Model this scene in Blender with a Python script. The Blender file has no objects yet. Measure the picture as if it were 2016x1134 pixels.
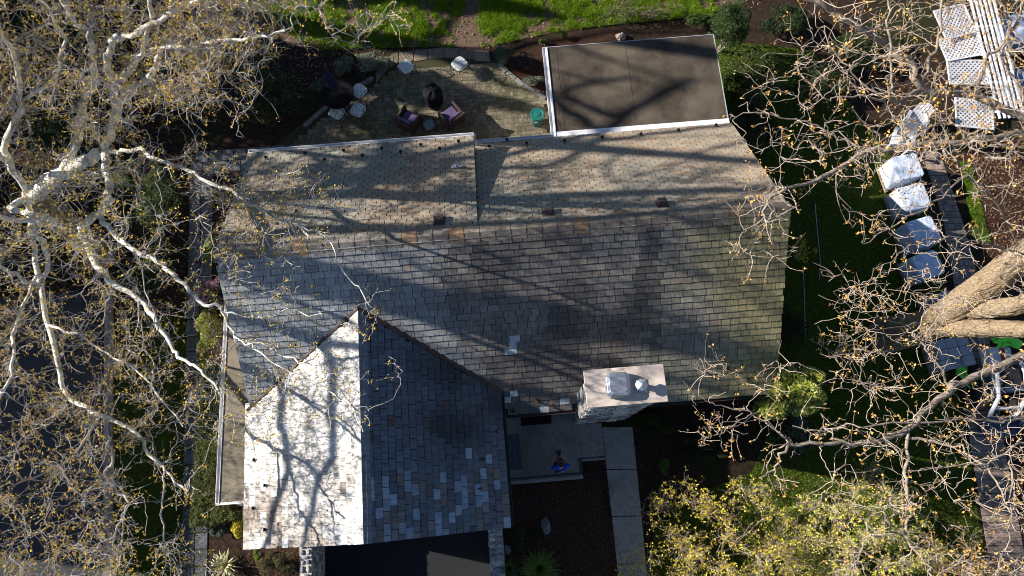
import bpy, math, random
import numpy as np
from mathutils import Vector, Matrix, noise as mnoise
rnd = random.Random(7)
rng = np.random.default_rng(7)
S = bpy.context.scene
COL = S.collection
R_ = math.radians

# ------------------------------------------------------------------ camera
FPX = 1400.0                                   # focal length in pixels of a 2016 wide picture
CAM = np.array([7.713, -6.43, 24.2])
def _rot(pitch, yaw, roll):
    return np.array((Matrix.Rotation(yaw, 3, 'Z') @ Matrix.Rotation(pitch, 3, 'X') @ Matrix.Rotation(roll, 3, 'Y')))
CR = _rot(0.2614, -0.0826, 0.013)
cam = bpy.data.cameras.new('camera')
cam.sensor_width = 36.0
cam.lens = FPX / 2016.0 * 36.0
cam.clip_start = 0.1
cam.clip_end = 3000.0
cam_ob = bpy.data.objects.new('camera', cam)
COL.objects.link(cam_ob)
cam_ob.matrix_world = Matrix.Translation(Vector(CAM)) @ Matrix([list(r) for r in CR]).to_4x4()
S.camera = cam_ob

# ------------------------------------------------------------------ light
SUN_EL = R_(24.0)
SUN_AZ = R_(-16.0)                             # heading of the shadows, seen from above
sd = Vector((math.cos(SUN_AZ) * math.cos(SUN_EL), math.sin(SUN_AZ) * math.cos(SUN_EL), -math.sin(SUN_EL)))
world = bpy.data.worlds.new('World')
S.world = world
world.use_nodes = True
wn = world.node_tree
bg = wn.nodes['Background']
sky = wn.nodes.new('ShaderNodeTexSky')
sky.sky_type = 'NISHITA'
sky.sun_disc = False
sky.sun_elevation = SUN_EL
sky.sun_rotation = math.atan2(-sd.x, -sd.y)
sky.altitude = 50
sky.air_density = 1.0
sky.dust_density = 0.4
sky.ozone_density = 4.0
wn.links.new(sky.outputs[0], bg.inputs[0])
bg.inputs[1].default_value = 0.05
sun = bpy.data.lights.new('sun', 'SUN')
sun.energy = 5.0
sun.angle = R_(0.45)
sun.color = (1.0, 0.935, 0.85)
sun_ob = bpy.data.objects.new('sun', sun)
COL.objects.link(sun_ob)
sun_ob.rotation_euler = sd.to_track_quat('-Z', 'Y').to_euler()
sun_ob.location = (-40, 12, 30)
S.view_settings.view_transform = 'Standard'
S.view_settings.look = 'None'
S.view_settings.gamma = 1.0
S.view_settings.exposure = 1.2
S.cycles.filter_width = 1.0
S.cycles.max_bounces = 5
S.cycles.diffuse_bounces = 3

# ------------------------------------------------------------------ helpers
def ray(px, py):
    return CR @ np.array([(px - 1008) / FPX, -(py - 567) / FPX, -1.0])
def G(px, py, z=0.0):
    """the point of the place at height z that is surveyed at a pixel of the photograph"""
    d = ray(px, py)
    return CAM + d * ((z - CAM[2]) / d[2])
def GS(pts, z=0.0):
    return [G(p[0], p[1], z) for p in pts]
def onplane(px, py, n, p0):
    d = ray(px, py)
    n = np.array(n, float)
    return CAM + d * (n @ (np.array(p0) - CAM) / (n @ d))

def tag(o, label=None, cat=None, group=None, kind=None):
    if label: o['label'] = label
    if cat: o['category'] = cat
    if group: o['group'] = group
    if kind: o['kind'] = kind
    return o

def empty(name, loc, rz=0.0):
    o = bpy.data.objects.new(name, None)
    o.empty_display_size = 0.2
    COL.objects.link(o)
    o.location = loc
    o.rotation_euler = (0, 0, rz)
    return o

def mesh_np(name, V, F, mat, parent=None, smooth=False, tint=None, world=True):
    """V (n,3), F (m,3|4) arrays -> one linked mesh object. tint: (n,3) point colours"""
    V = np.asarray(V, np.float32); F = np.asarray(F, np.int32)
    me = bpy.data.meshes.new(name)
    k = F.shape[1]
    me.vertices.add(len(V)); me.vertices.foreach_set('co', V.ravel())
    me.loops.add(F.size); me.loops.foreach_set('vertex_index', F.ravel())
    me.polygons.add(len(F))
    me.polygons.foreach_set('loop_start', np.arange(0, F.size, k, dtype=np.int32))
    me.polygons.foreach_set('use_smooth', np.full(len(F), bool(smooth)))
    if tint is not None:
        a = me.attributes.new('tint', 'FLOAT_COLOR', 'POINT')
        c = np.ones((len(V), 4), np.float32); c[:, :3] = tint
        a.data.foreach_set('color', c.ravel())
    me.update(calc_edges=True)
    me.materials.append(mat)
    o = bpy.data.objects.new(name, me)
    COL.objects.link(o)
    adopt(o, parent, world)
    return o

def wmat(o):
    m = Matrix.Translation(o.location) @ o.rotation_euler.to_matrix().to_4x4()
    return m if o.parent is None else wmat(o.parent) @ o.matrix_parent_inverse @ m

def adopt(o, parent, world=True):
    if parent is None: return
    o.parent = parent
    if world:
        o.matrix_parent_inverse = wmat(parent).inverted()

class MB:
    """collects simple solids into one mesh"""
    def __init__(s): s.v = []; s.f = []; s.t = []
    def add(s, V, F, tint=None):
        b = len(s.v)
        s.v += [tuple(map(float, p)) for p in V]
        s.f += [tuple(i + b for i in f) for f in F]
        s.t += [tint or (1, 1, 1)] * len(V)
        return s
    def box(s, c, d, rz=0.0, rot=None, tint=None, top=(1, 1)):
        x, y, z = d[0] / 2, d[1] / 2, d[2] / 2
        P = [(-x, -y, -z), (x, -y, -z), (x, y, -z), (-x, y, -z),
             (-x * top[0], -y * top[1], z), (x * top[0], -y * top[1], z), (x * top[0], y * top[1], z), (-x * top[0], y * top[1], z)]
        m = rot if rot is not None else Matrix.Rotation(rz, 3, 'Z')
        P = [m @ Vector(p) + Vector(c) for p in P]
        return s.add(P, [(3, 2, 1, 0), (4, 5, 6, 7), (0, 1, 5, 4), (1, 2, 6, 5), (2, 3, 7, 6), (3, 0, 4, 7)], tint)
    def bx(s, x0, x1, y0, y1, z0, z1, tint=None):
        return s.box(((x0 + x1) / 2, (y0 + y1) / 2, (z0 + z1) / 2), (abs(x1 - x0), abs(y1 - y0), abs(z1 - z0)), tint=tint)
    def prism(s, poly, z0, z1, tint=None):
        n = len(poly)
        V = [(p[0], p[1], z0) for p in poly] + [(p[0], p[1], z1) for p in poly]
        a = sum(poly[i][0] * poly[(i + 1) % n][1] - poly[(i + 1) % n][0] * poly[i][1] for i in range(n))
        idx = list(range(n)) if a > 0 else list(range(n))[::-1]
        F = [tuple(reversed(idx)), tuple(i + n for i in idx)]
        for k in range(n):
            i, j = idx[k], idx[(k + 1) % n]
            F.append((i, j, j + n, i + n))
        return s.add(V, F, tint)
    def solid(s, V, F, tint=None): return s.add(V, F, tint)
    def tube(s, pts, r, n=8, cap=True, tint=None):
        pts = [Vector(p) for p in pts]
        rr = r if isinstance(r, (list, tuple)) else [r] * len(pts)
        V = []; F = []
        for i, p in enumerate(pts):
            d = (pts[min(i + 1, len(pts) - 1)] - pts[max(i - 1, 0)]).normalized()
            a = Vector((0, 0, 1)) if abs(d.z) < .9 else Vector((1, 0, 0))
            u = d.cross(a).normalized(); w = d.cross(u)
            for k in range(n):
                t = 2 * math.pi * k / n
                V.append(p + (u * math.cos(t) + w * math.sin(t)) * rr[i])
        for i in range(len(pts) - 1):
            for k in range(n):
                F.append((i * n + k, i * n + (k + 1) % n, (i + 1) * n + (k + 1) % n, (i + 1) * n + k))
        if cap:
            F.append(tuple(range(n))[::-1]); F.append(tuple((len(pts) - 1) * n + k for k in range(n)))
        return s.add(V, F, tint)
    def lathe(s, c, prof, n=16, sx=1, sy=1, rz=0, sup=None, tint=None):
        V = []; F = []
        for (r, z) in prof:
            for k in range(n):
                t = 2 * math.pi * k / n
                a, b = math.cos(t), math.sin(t)
                if sup:
                    q = (abs(a) ** sup + abs(b) ** sup) ** (-1 / sup); a *= q; b *= q
                x, y = r * a * sx, r * b * sy
                V.append((c[0] + x * math.cos(rz) - y * math.sin(rz), c[1] + x * math.sin(rz) + y * math.cos(rz), c[2] + z))
        for i in range(len(prof) - 1):
            for k in range(n):
                F.append((i * n + k, i * n + (k + 1) % n, (i + 1) * n + (k + 1) % n, (i + 1) * n + k))
        F.append(tuple(range(n))[::-1]); F.append(tuple((len(prof) - 1) * n + k for k in range(n)))
        return s.add(V, F, tint)
    def build(s, name, mat, parent=None, smooth=False, bevel=0, world=True, tint=False, seg=2):
        me = bpy.data.meshes.new(name)
        me.from_pydata(s.v, [], s.f)
        if smooth:
            me.polygons.foreach_set('use_smooth', np.ones(len(me.polygons), bool))
        if tint:
            a = me.attributes.new('tint', 'FLOAT_COLOR', 'POINT')
            a.data.foreach_set('color', np.array([t + (1,) for t in s.t], np.float32).ravel())
        me.update()
        me.materials.append(mat)
        o = bpy.data.objects.new(name, me)
        COL.objects.link(o)
        adopt(o, parent, world)
        if bevel:
            m = o.modifiers.new('bevel', 'BEVEL'); m.width = bevel; m.segments = seg; m.limit_method = 'ANGLE'
        return o

# ------------------------------------------------------------------ materials
MATS = {}
def mat(name, c1, c2=None, scale=4.0, rough=.85, bump=0.0, bscale=None, detail=6, tint=False, metal=0.0, spec=.25,
        c3=None, stretch=None, lo=.35, hi=.65, big=None, trans=0.0, coat=0.0, bdist=.02):
    m = bpy.data.materials.new(name); m.use_nodes = True
    nt = m.node_tree; N = nt.nodes; Lk = nt.links
    b = N['Principled BSDF']
    b.inputs['Roughness'].default_value = rough
    b.inputs['Metallic'].default_value = metal
    b.inputs['Specular IOR Level'].default_value = spec
    if coat: b.inputs['Coat Weight'].default_value = coat
    geo = N.new('ShaderNodeTexCoord')
    src = geo.outputs['Object']
    if stretch:
        mp = N.new('ShaderNodeMapping'); mp.inputs['Scale'].default_value = stretch
        Lk.new(src, mp.inputs[0]); src = mp.outputs[0]
    out = None
    if c2 is not None:
        nz = N.new('ShaderNodeTexNoise'); nz.inputs['Scale'].default_value = scale; nz.inputs['Detail'].default_value = detail
        nz.inputs['Roughness'].default_value = .65
        Lk.new(src, nz.inputs['Vector'])
        rp = N.new('ShaderNodeValToRGB'); e = rp.color_ramp.elements
        e[0].position = lo; e[0].color = (*c1, 1); e[1].position = hi; e[1].color = (*c2, 1)
        if c3 is not None:
            q = e.new((lo + hi) / 2 if not isinstance(c3, dict) else .5); q.color = (*c3, 1)
        Lk.new(nz.outputs['Fac'], rp.inputs[0]); out = rp.outputs[0]
    if big:                                   # second, larger pattern: (colour, scale, lo, hi)
        nb = N.new('ShaderNodeTexNoise'); nb.inputs['Scale'].default_value = big[1]; nb.inputs['Detail'].default_value = 5
        Lk.new(geo.outputs['Object'], nb.inputs['Vector'])
        r2 = N.new('ShaderNodeMapRange'); r2.inputs[1].default_value = big[2]; r2.inputs[2].default_value = big[3]
        Lk.new(nb.outputs['Fac'], r2.inputs[0])
        mx = N.new('ShaderNodeMix'); mx.data_type = 'RGBA'
        Lk.new(r2.outputs[0], mx.inputs[0])
        if out is not None: Lk.new(out, mx.inputs[6])
        else: mx.inputs[6].default_value = (*c1, 1)
        mx.inputs[7].default_value = (*big[0], 1)
        out = mx.outputs[2]
    if tint:
        at = N.new('ShaderNodeAttribute'); at.attribute_name = 'tint'
        mu = N.new('ShaderNodeMix'); mu.data_type = 'RGBA'; mu.blend_type = 'MULTIPLY'; mu.inputs[0].default_value = 1
        Lk.new(at.outputs['Color'], mu.inputs[7])
        if out is not None: Lk.new(out, mu.inputs[6])
        else: mu.inputs[6].default_value = (*c1, 1)
        out = mu.outputs[2]
    if out is not None: Lk.new(out, b.inputs['Base Color'])
    else: b.inputs['Base Color'].default_value = (*c1, 1)
    if bump:
        n2 = N.new('ShaderNodeTexNoise'); n2.inputs['Scale'].default_value = bscale or scale * 4; n2.inputs['Detail'].default_value = 6
        Lk.new(src, n2.inputs['Vector'])
        bp = N.new('ShaderNodeBump'); bp.inputs['Strength'].default_value = bump; bp.inputs['Distance'].default_value = bdist
        Lk.new(n2.outputs['Fac'], bp.inputs['Height']); Lk.new(bp.outputs[0], b.inputs['Normal'])
    if trans:
        tr = N.new('ShaderNodeBsdfTranslucent')
        if out is not None: Lk.new(out, tr.inputs[0])
        else: tr.inputs[0].default_value = (*c1, 1)
        ms = N.new('ShaderNodeMixShader'); ms.inputs[0].default_value = trans
        Lk.new(b.outputs[0], ms.inputs[1]); Lk.new(tr.outputs[0], ms.inputs[2])
        Lk.new(ms.outputs[0], N['Material Output'].inputs[0])
    MATS[name] = m
    return m

mat('slate', (.5, .5, .52), (1.3, 1.27, 1.24), 7, .62, .4, 30, tint=True, stretch=(4.5, .6, .6), lo=.3, hi=.68, spec=.35)
mat('slate_garage', (.6, .58, .56), (1.2, 1.2, 1.2), 5, .6, .35, 30, tint=True, stretch=(.8, 3.0, .8), lo=.28, hi=.62, spec=.35)
mat('shingle', (.7, .7, .7), (1.25, 1.25, 1.25), 25, .95, .3, 200, tint=True, big=None)
mat('underlay', (.018, .019, .022), rough=.9)
mat('ridge_slate', (.7, .7, .7), (1.2, 1.2, 1.2), 8, .75, .3, 40, tint=True)
mat('membrane', (.038, .031, .025), (.100, .082, .063), 1.1, .95, .3, 20, big=((.125, .102, .075), .8, .50, .70), detail=9, spec=.1)
mat('membrane_west', (.16, .135, .10), (.24, .205, .15), 1.6, .9, .2, 20, detail=8)
mat('white_metal', (.74, .74, .76), (.82, .82, .82), 3, .45, spec=.5)
mat('galvanised', (.42, .44, .47), (.62, .64, .67), 14, .42, .3, 9, metal=.75)
mat('brown_metal', (.035, .022, .018), (.06, .04, .032), 8, .55, spec=.4)
mat('copper_flashing', (.05, .032, .026), (.11, .07, .055), 10, .5, .2, metal=.3)
mat('vent_brown', (.075, .058, .054), (.10, .078, .072), 8, .7)
mat('black_iron', (.012, .012, .014), rough=.5, spec=.4)
mat('stone_cap', (.50, .42, .36), (.60, .51, .44), 3, .85, .15, 40)
mat('field_stone', (.55, .55, .55), (1.2, 1.2, 1.2), 12, .85, .6, 14, tint=True, bdist=.03)
mat('mortar', (.36, .34, .31), (.46, .44, .40), 9, .95, .4)
mat('wall_stone', (.22, .21, .20), (.34, .32, .29), 4, .9, .4)
mat('wall_paint', (.42, .40, .36), (.46, .44, .40), 3, .85)
mat('concrete', (.23, .22, .20), (.34, .32, .295), 7, .93, .3, 60, big=((.17, .16, .14), .7, .52, .7))
mat('slab', (.085, .088, .095), (.15, .15, .155), 5, .9, .35, 30, tint=True)
mat('asphalt', (.028, .029, .032), (.06, .06, .064), 40, .95, .4, 120, big=((.075, .074, .074), .5, .45, .75))
mat('asphalt_new', (.012, .013, .016), (.022, .023, .026), 60, .9, .3, 150)
mat('kerb_stone', (.17, .15, .13), (.25, .22, .19), 6, .92, .4)
mat('soil', (.018, .012, .009), (.055, .036, .026), 7, 1, .8, 30, detail=10, spec=.05, big=((.028, .030, .014), .35, .5, .65), bdist=.05)
mat('mulch', (.028, .015, .010), (.085, .045, .030), 22, 1, .9, 45, detail=10, spec=.05, bdist=.05)
mat('lawn', (.03, .045, .008), (.075, .105, .016), 9, 1, .8, 50, detail=10, spec=.05, bdist=.05)
mat('rear_lawn', (.10, .068, .045), (.17, .12, .085), 10, 1, .8, 40, detail=10, spec=.05, bdist=.05)
mat('paver', (.7, .7, .7), (1.2, 1.2, 1.2), 14, .95, .4, 60, tint=True)
mat('moss', (.05, .045, .022), (.035, .036, .014), 9, 1)
mat('brick_path', (.6, .6, .6), (1.2, 1.2, 1.2), 20, .95, .4, 60, tint=True)
mat('bark_pale', (.30, .27, .21), (.76, .72, .63), 3.2, .8, .35, 18, lo=.36, hi=.50, detail=4, stretch=(1, 1, .6))
mat('bark_twig', (.28, .25, .225), (.53, .485, .44), 5, .8)
mat('bark_mid', (.22, .19, .155), (.60, .55, .48), 4, .8, .35, 18, lo=.36, hi=.56, detail=5)
mat('trim_grey', (.34, .36, .40), rough=.6)
mat('bark_tan', (.16, .115, .07), (.36, .275, .18), 9, .9, 1.0, 14, stretch=(1.0, 2.6, 1.0), bdist=.06)
mat('bark_grey', (.16, .13, .10), (.34, .28, .22), 8, .9, .5, 20)
mat('twig_tan', (.24, .19, .145), (.48, .395, .32), 5, .85)
mat('bud', (1, 1, 1), rough=.8, tint=True, trans=.25, spec=.1)
mat('leaf', (1, 1, 1), rough=.6, tint=True, trans=.28, spec=.3)
mat('bark_lower', (.10, .075, .045), (.30, .22, .13), 4, .9, .6, 20, lo=.35, hi=.6)
mat('leaf_gloss', (1, 1, 1), rough=.28, tint=True, trans=.12, spec=.6)
mat('seed', (.10, .045, .022), (.16, .08, .04), 40, .95, .8, 60)
mat('green_plastic', (.006, .10, .085), (.008, .125, .10), 4, .4, spec=.5)
mat('cover_black', (.006, .006, .008), (.012, .012, .015), 9, .85, .4, 12, spec=.08)
mat('cushion', (.075, .055, .115), (.10, .075, .15), 7, .85, .3, 50)
mat('wicker', (.035, .020, .018), (.06, .035, .03), 40, .7, .5, 80)
mat('table_glass', (.10, .12, .13), (.13, .15, .16), 5, .25, spec=.5)
mat('table_dark', (.008, .008, .009), (.014, .014, .015), 12, 1, spec=0)
mat('mosaic', (.16, .20, .20), (.72, .74, .70), 26, .6, lo=.40, hi=.56, detail=3)
mat('navy_cloth', (.010, .014, .045), (.016, .022, .07), 8, .9)
mat('wrap', (.40, .47, .60), (.64, .70, .82), 5, .22, .8, 7, detail=4, spec=.6, stretch=(1, 1, 2.5), bdist=.05)
mat('block_grey', (.30, .29, .30), (.44, .43, .45), 14, .95, .3, 60)
mat('pallet_wood', (.20, .16, .12), (.32, .26, .20), 9, .9, .3, stretch=(1, 6, 6))
mat('white_plastic', (.58, .59, .62), (.66, .67, .70), 3, .5)
mat('machine_grey', (.50, .51, .52), (.58, .58, .59), 4, .45, spec=.5)
mat('machine_red', (.42, .02, .02), rough=.45, spec=.5)
mat('machine_blue', (.045, .065, .11), (.065, .09, .15), 6, .5, .2, spec=.5)
mat('machine_black', (.014, .014, .016), (.025, .025, .027), 12, .8)
mat('lime', (.16, .75, .06), (.22, .85, .10), 6, .5, .3, 8)
mat('tarp_blue', (.12, .16, .26), (.20, .25, .36), 4, .5, .6, 5)
mat('rug', (.05, .07, .10), (.11, .14, .19), 4, 1, stretch=(14, .05, 1), lo=.42, hi=.55, detail=2)
mat('doormat', (.012, .009, .008), (.02, .016, .014), 40, 1)
mat('skin', (.42, .24, .165), rough=.55)
mat('hair', (.008, .006, .006), (.02, .016, .014), 60, .5)
mat('shirt', (.008, .055, .36), (.012, .075, .44), 12, .85)
mat('shirt_print', (.75, .78, .80), rough=.8)
mat('trousers', (.016, .017, .022), rough=.9)
mat('shoe', (.06, .045, .038), rough=.7)
mat('controller', (.02, .02, .022), rough=.4)
mat('window_glass', (.02, .025, .03), rough=.06, spec=.6)
mat('door_wood', (.11, .045, .025), (.15, .065, .035), 6, .5)
mat('hose', (.055, .10, .02), rough=.5)
mat('pipe_white', (.6, .62, .65), rough=.5)
# ------------------------------------------------------------------ the setting: ground, drives, paths
def nz(x, y, s=1.0, o=0.0):
    return mnoise.noise(Vector((x * s + o, y * s - o, o * 1.7)))
def lerp(a, b, t):
    return tuple(a[i] + (b[i] - a[i]) * t for i in range(3))
def sheet(name, poly, z, m, label=None):
    b = MB(); n = len(poly)
    a = sum(poly[i][0] * poly[(i + 1) % n][1] - poly[(i + 1) % n][0] * poly[i][1] for i in range(n))
    P = poly if a > 0 else poly[::-1]
    b.add([(p[0], p[1], z if len(p) < 3 or z is not None else p[2]) for p in P], [tuple(range(n))])
    o = b.build(name, MATS[m])
    tag(o, label, None, None, 'structure')
    return o

g = MB()
for (x0, x1, y0, y1) in ((-400, .72, -400, 400), (6.8, 400, -400, 400), (.72, 6.8, -7.2, 400), (.72, 6.8, -400, -18)):
    g.add([(x0, y0, 0), (x1, y0, 0), (x1, y1, 0), (x0, y1, 0)], [(0, 1, 2, 3)])
tag(g.build('ground', MATS['soil']), kind='structure')

d = MB()
ys = [-7.2, -9.5, -18.0]; zs = [-1.3, -1.3, .02]
d.add([(x, y, z) for y, z in zip(ys, zs) for x in (.80, 6.62)], [(0, 2, 3, 1), (2, 4, 5, 3)])
dr = d.build('garage_driveway', MATS['asphalt_new']); dr['kind'] = 'structure'
dr.data.flip_normals()

# west driveway, its kerb, side lawn
a0, a1 = G(207, 600), G(205, 1134)
wx = lambda y, c=0: a0[0] + (a1[0] - a0[0]) * (y - a0[1]) / (a1[1] - a0[1]) + c
sheet('west_driveway', [(-13.5, 1.2), (wx(1.2), 1.2), (wx(-30), -30), (-13.5, -30)], .004, 'asphalt')
kb = empty('driveway_kerb', (wx(-4), -4, 0)); kb['kind'] = 'structure'
y = 1.2
while y > -12:
    L = rnd.uniform(.8, 1.1)
    MB().prism([(wx(y, .01), y - .012), (wx(y, .30 + rnd.uniform(-.02, .02)), y - .012), (wx(y - L, .30), y - L), (wx(y - L, .01), y - L)], -.05, .10 + rnd.uniform(-.012, .012)).build('kerb_stone', MATS['kerb_stone'], kb, bevel=.015)
    y -= L
sheet('side_lawn', [(wx(0, .31), 0.), (-2.9, 0.), (-2.35, -20), (wx(-20, .31), -20)], .006, 'lawn')
sheet('rear_lawn', [G(380, 40)[:2], G(640, 96)[:2], G(780, 92)[:2], G(960, 92)[:2], G(1080, 66)[:2], G(1180, 52)[:2], G(1400, 30)[:2], G(1500, -10)[:2], (22, 40), (-6, 40)], .006, 'rear_lawn')
sheet('far_rear_lawn', [G(380, -40)[:2], G(1500, -40)[:2], (24, 60), (-10, 60)], .012, 'lawn')
sheet('east_lawn', [(15.9, 9.5), G(1600, 100)[:2], G(1845, 440)[:2], G(1885, 760)[:2], G(1945, 1134)[:2], (23.5, -30), (12.5, -30), G(1268, 1134)[:2], G(1300, 1000)[:2], G(1480, 930)[:2], (16.4, -5)], .006, 'lawn')
sheet('far_east_bed', [G(1895, 300)[:2], G(2300, 200)[:2], (60, 10), (60, -40), (27, -40), G(2030, 1134)[:2], G(1980, 850)[:2], G(1935, 560)[:2]], .006, 'mulch')
sheet('front_planting_bed', [(-1.2, -7.2), (.5, -7.2), (.5, -16), (-1.4, -16)], .008, 'mulch')
sheet('yard_bed', [(7.02, -6.6), (10.2, -6.6), (10.75, -9.5), (10.8, -14), (7.02, -14)], .008, 'mulch')
sheet('patio_bed', [G(980, 112)[:2], G(1078, 78)[:2], G(1190, 60)[:2], G(1250, 70)[:2], (11.5, 8.1), (9.75, 8.1), (9.75, 5.4), G(1030, 170)[:2]], .012, 'mulch')

# slabs of the west walk
def slab(parent, poly, h, m='slab', t=1.0, bev=.012, name='paving_slab', warm=(1, 1, 1)):
    v = rnd.uniform(.82, 1.2) * t
    return MB().prism(poly, -.06, h, tint=(v * warm[0], v * warm[1], v * warm[2])).build(name, MATS[m], parent, bevel=bev, tint=True, seg=1)
ww = empty('west_walk', (-2.4, -3, 0)); ww['kind'] = 'structure'
p0, p1 = G(374, 345), G(356, 1134)
def wkx(y): return p0[0] + (p1[0] - p0[0]) * (y - p0[1]) / (p1[1] - p0[1])
y = p0[1]
while y > -13:
    L = rnd.uniform(.50, .62)
    x = wkx(y - L / 2); g2 = .014
    ww_ = .43
    slab(ww, [(x + g2, y - g2), (x + ww_ - g2, y - g2), (x + ww_ - g2, y - L + g2), (x + g2, y - L + g2)], .02 + rnd.uniform(-.006, .006))
    if not -6.6 < y < 1.2:
        slab(ww, [(x + ww_ + g2, y - g2), (x + 2 * ww_ - g2, y - g2), (x + 2 * ww_ - g2, y - L + g2), (x + ww_ + g2, y - L + g2)], .02 + rnd.uniform(-.006, .006))
    y -= L
xx = wkx(p0[1]); yy = p0[1]
for r in range(2):
    for c in range(7):
        x = xx + c * .47 + (.2 if r else 0)
        slab(ww, [(x + .012, yy + .02 + r * .46), (x + .458, yy + .02 + r * .46), (x + .458, yy + .46 + r * .46), (x + .012, yy + .46 + r * .46)], .02 + rnd.uniform(-.006, .006))

# front walk: four concrete slabs
fw = empty('front_walk', (*G(1225, 950)[:2], 0)); fw['kind'] = 'structure'
fy = [840, 924, 1016, 1110, 1200, 1290]
def fx(py): return (1185 + (py - 840) * .110, 1245 + (py - 840) * .100)
for i in range(5):
    pa, pb = fy[i] + .3, fy[i + 1] - .3
    slab(fw, [G(fx(pa)[0], pa + 1)[:2], G(fx(pa)[1], pa)[:2], G(fx(pb)[1], pb - 1)[:2], G(fx(pb)[0], pb)[:2]], .03, 'concrete', 1, .008, 'concrete_slab')

# brick path in the east yard: brown pavers laid in rows
bp = empty('brick_path', (*G(1930, 800)[:2], 0)); bp['kind'] = 'structure'
le = [(1815, 300), (1858, 440), (1878, 560), (1897, 760), (1908, 860), (1930, 1000), (1952, 1134), (1985, 1330)]
re_ = [(1850, 300), (1896, 440), (1930, 560), (1962, 760), (1974, 860), (2000, 1000), (2024, 1134), (2060, 1330)]
lw = [G(*p) for p in le]; rw = [G(*p) for p in re_]
pav = MB()
for i in range(len(lw) - 1):
    n = max(1, int(abs(lw[i][1] - lw[i + 1][1]) / .22))
    for k in range(n):
        t0, t1 = (k + .04) / n, (k + .96) / n
        A, B = lw[i] + (lw[i + 1] - lw[i]) * t0, rw[i] + (rw[i + 1] - rw[i]) * t0
        C_, D_ = lw[i] + (lw[i + 1] - lw[i]) * t1, rw[i] + (rw[i + 1] - rw[i]) * t1
        off = .5 * (k % 2)
        for c in range(-1, 9):
            s0, s1 = max(0, (c + off + .02) / 8), min(1, (c + off + .98) / 8)
            if s1 - s0 < .03: continue
            P = [A + (B - A) * s0, A + (B - A) * s1, C_ + (D_ - C_) * s1, C_ + (D_ - C_) * s0]
            v = rnd.uniform(.75, 1.25)
            pav.prism([q[:2] for q in P], -.04, .016 + rnd.uniform(-.004, .004), tint=lerp((.25 * v, .195 * v, .165 * v), (.32 * v, .23 * v, .185 * v), rnd.random()))
o = pav.build('paver', MATS['brick_path'], bp, tint=True); o['kind'] = 'stuff'

# patio: moss bed with small squared pavers, large flags on the garden edge
pp = [G(540, 290), G(600, 238), G(655, 196), G(738, 146), G(772, 104), G(880, 92), G(958, 100), G(986, 140), G(1032, 168), G(1090, 196), G(1100, 262)]
poly = [q[:2] for q in pp] + [(9.73, 3.7), (-.3, 3.7)]
pt = sheet('patio', poly, .006, 'moss')
def inside(x, y, P):
    c = False; j = len(P) - 1
    for i in range(len(P)):
        if (P[i][1] > y) != (P[j][1] > y) and x < (P[j][0] - P[i][0]) * (y - P[i][1]) / (P[j][1] - P[i][1]) + P[i][0]: c = not c
        j = i
    return c
pv = MB()
y = 3.75; row = 0
while y < 9:
    h = rnd.choice((.15, .15, .17, .2)); x = -.5 + rnd.uniform(0, .2)
    while x < 9.7:
        w = rnd.choice((.13, .15, .15, .2, .24))
        cx, cy = x + w / 2, y + h / 2
        q = G(905, 150)
        edge = inside(cx, cy, poly) and not inside(cx, cy + .55, poly) and cx < 7.7
        if inside(cx, cy, poly) and not edge:
            k = nz(cx, cy, .8, 3); v = rnd.uniform(.5, .95) * (1 + .4 * k)
            c = lerp((.21 * v, .175 * v, .125 * v), (.17 * v, .16 * v, .09 * v), min(1, max(0, .5 + 1.2 * nz(cx, cy, .6, 9))))
            if rnd.random() < .12: c = lerp(c, (.26, .20, .15), .6)
            g2 = .009
            pv.box((cx, cy, .012 + rnd.uniform(-.004, .004)), (w - g2, h - g2, .04), rz=rnd.uniform(-.03, .03), tint=c)
        x += w
    y += h; row += 1
o = pv.build('paver', MATS['paver'], pt, tint=True); o['kind'] = 'stuff'
x = G(740, 150)[0]                                          # larger flags along the garden side
yt = lambda x: max([yy for yy in np.arange(4, 10, .02) if inside(x, yy, poly)] or [0])
while x < 7.6:
    w = rnd.uniform(.35, .65)
    a, b = yt(x + .03) - .02, yt(min(x + w, 7.65)) - .02
    if a > 5 and b > 5:
        v = rnd.uniform(.8, 1.15)
        MB().prism([(x + .012, a - .45 + rnd.uniform(-.05, .04)), (x + w - .012, b - .45 + rnd.uniform(-.05, .04)), (x + w - .012, b), (x + .012, a)], -.03, .032 + rnd.uniform(-.004, .006), tint=(.19 * v, .15 * v, .112 * v)).build('flagstone', MATS['paver'], pt, bevel=.01, tint=True, seg=1)
    x += w
def edging(parent, pts, w=.16, h=.13, name='edging_stone'):
    for i in range(len(pts) - 1):
        A, B = np.array(pts[i]), np.array(pts[i + 1]); L = np.linalg.norm(B[:2] - A[:2]); n = max(1, int(L / .42))
        ang = math.atan2(B[1] - A[1], B[0] - A[0])
        for k in range(n):
            c = A + (B - A) * ((k + .5) / n)
            v = rnd.uniform(.8, 1.2)
            MB().box((c[0], c[1], h / 2 - .02), (L / n - .02, w * rnd.uniform(.9, 1.1), h + rnd.uniform(-.02, .03)), rz=ang, tint=(.19 * v, .19 * v, .18 * v)).build(name, MATS['paver'], parent, bevel=.015, tint=True, seg=1)
edging(pt, [G(600, 250), G(652, 204), G(735, 155)])
edging(pt, [G(982, 128), G(1032, 170), G(1075, 195)], h=.1)

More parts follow.
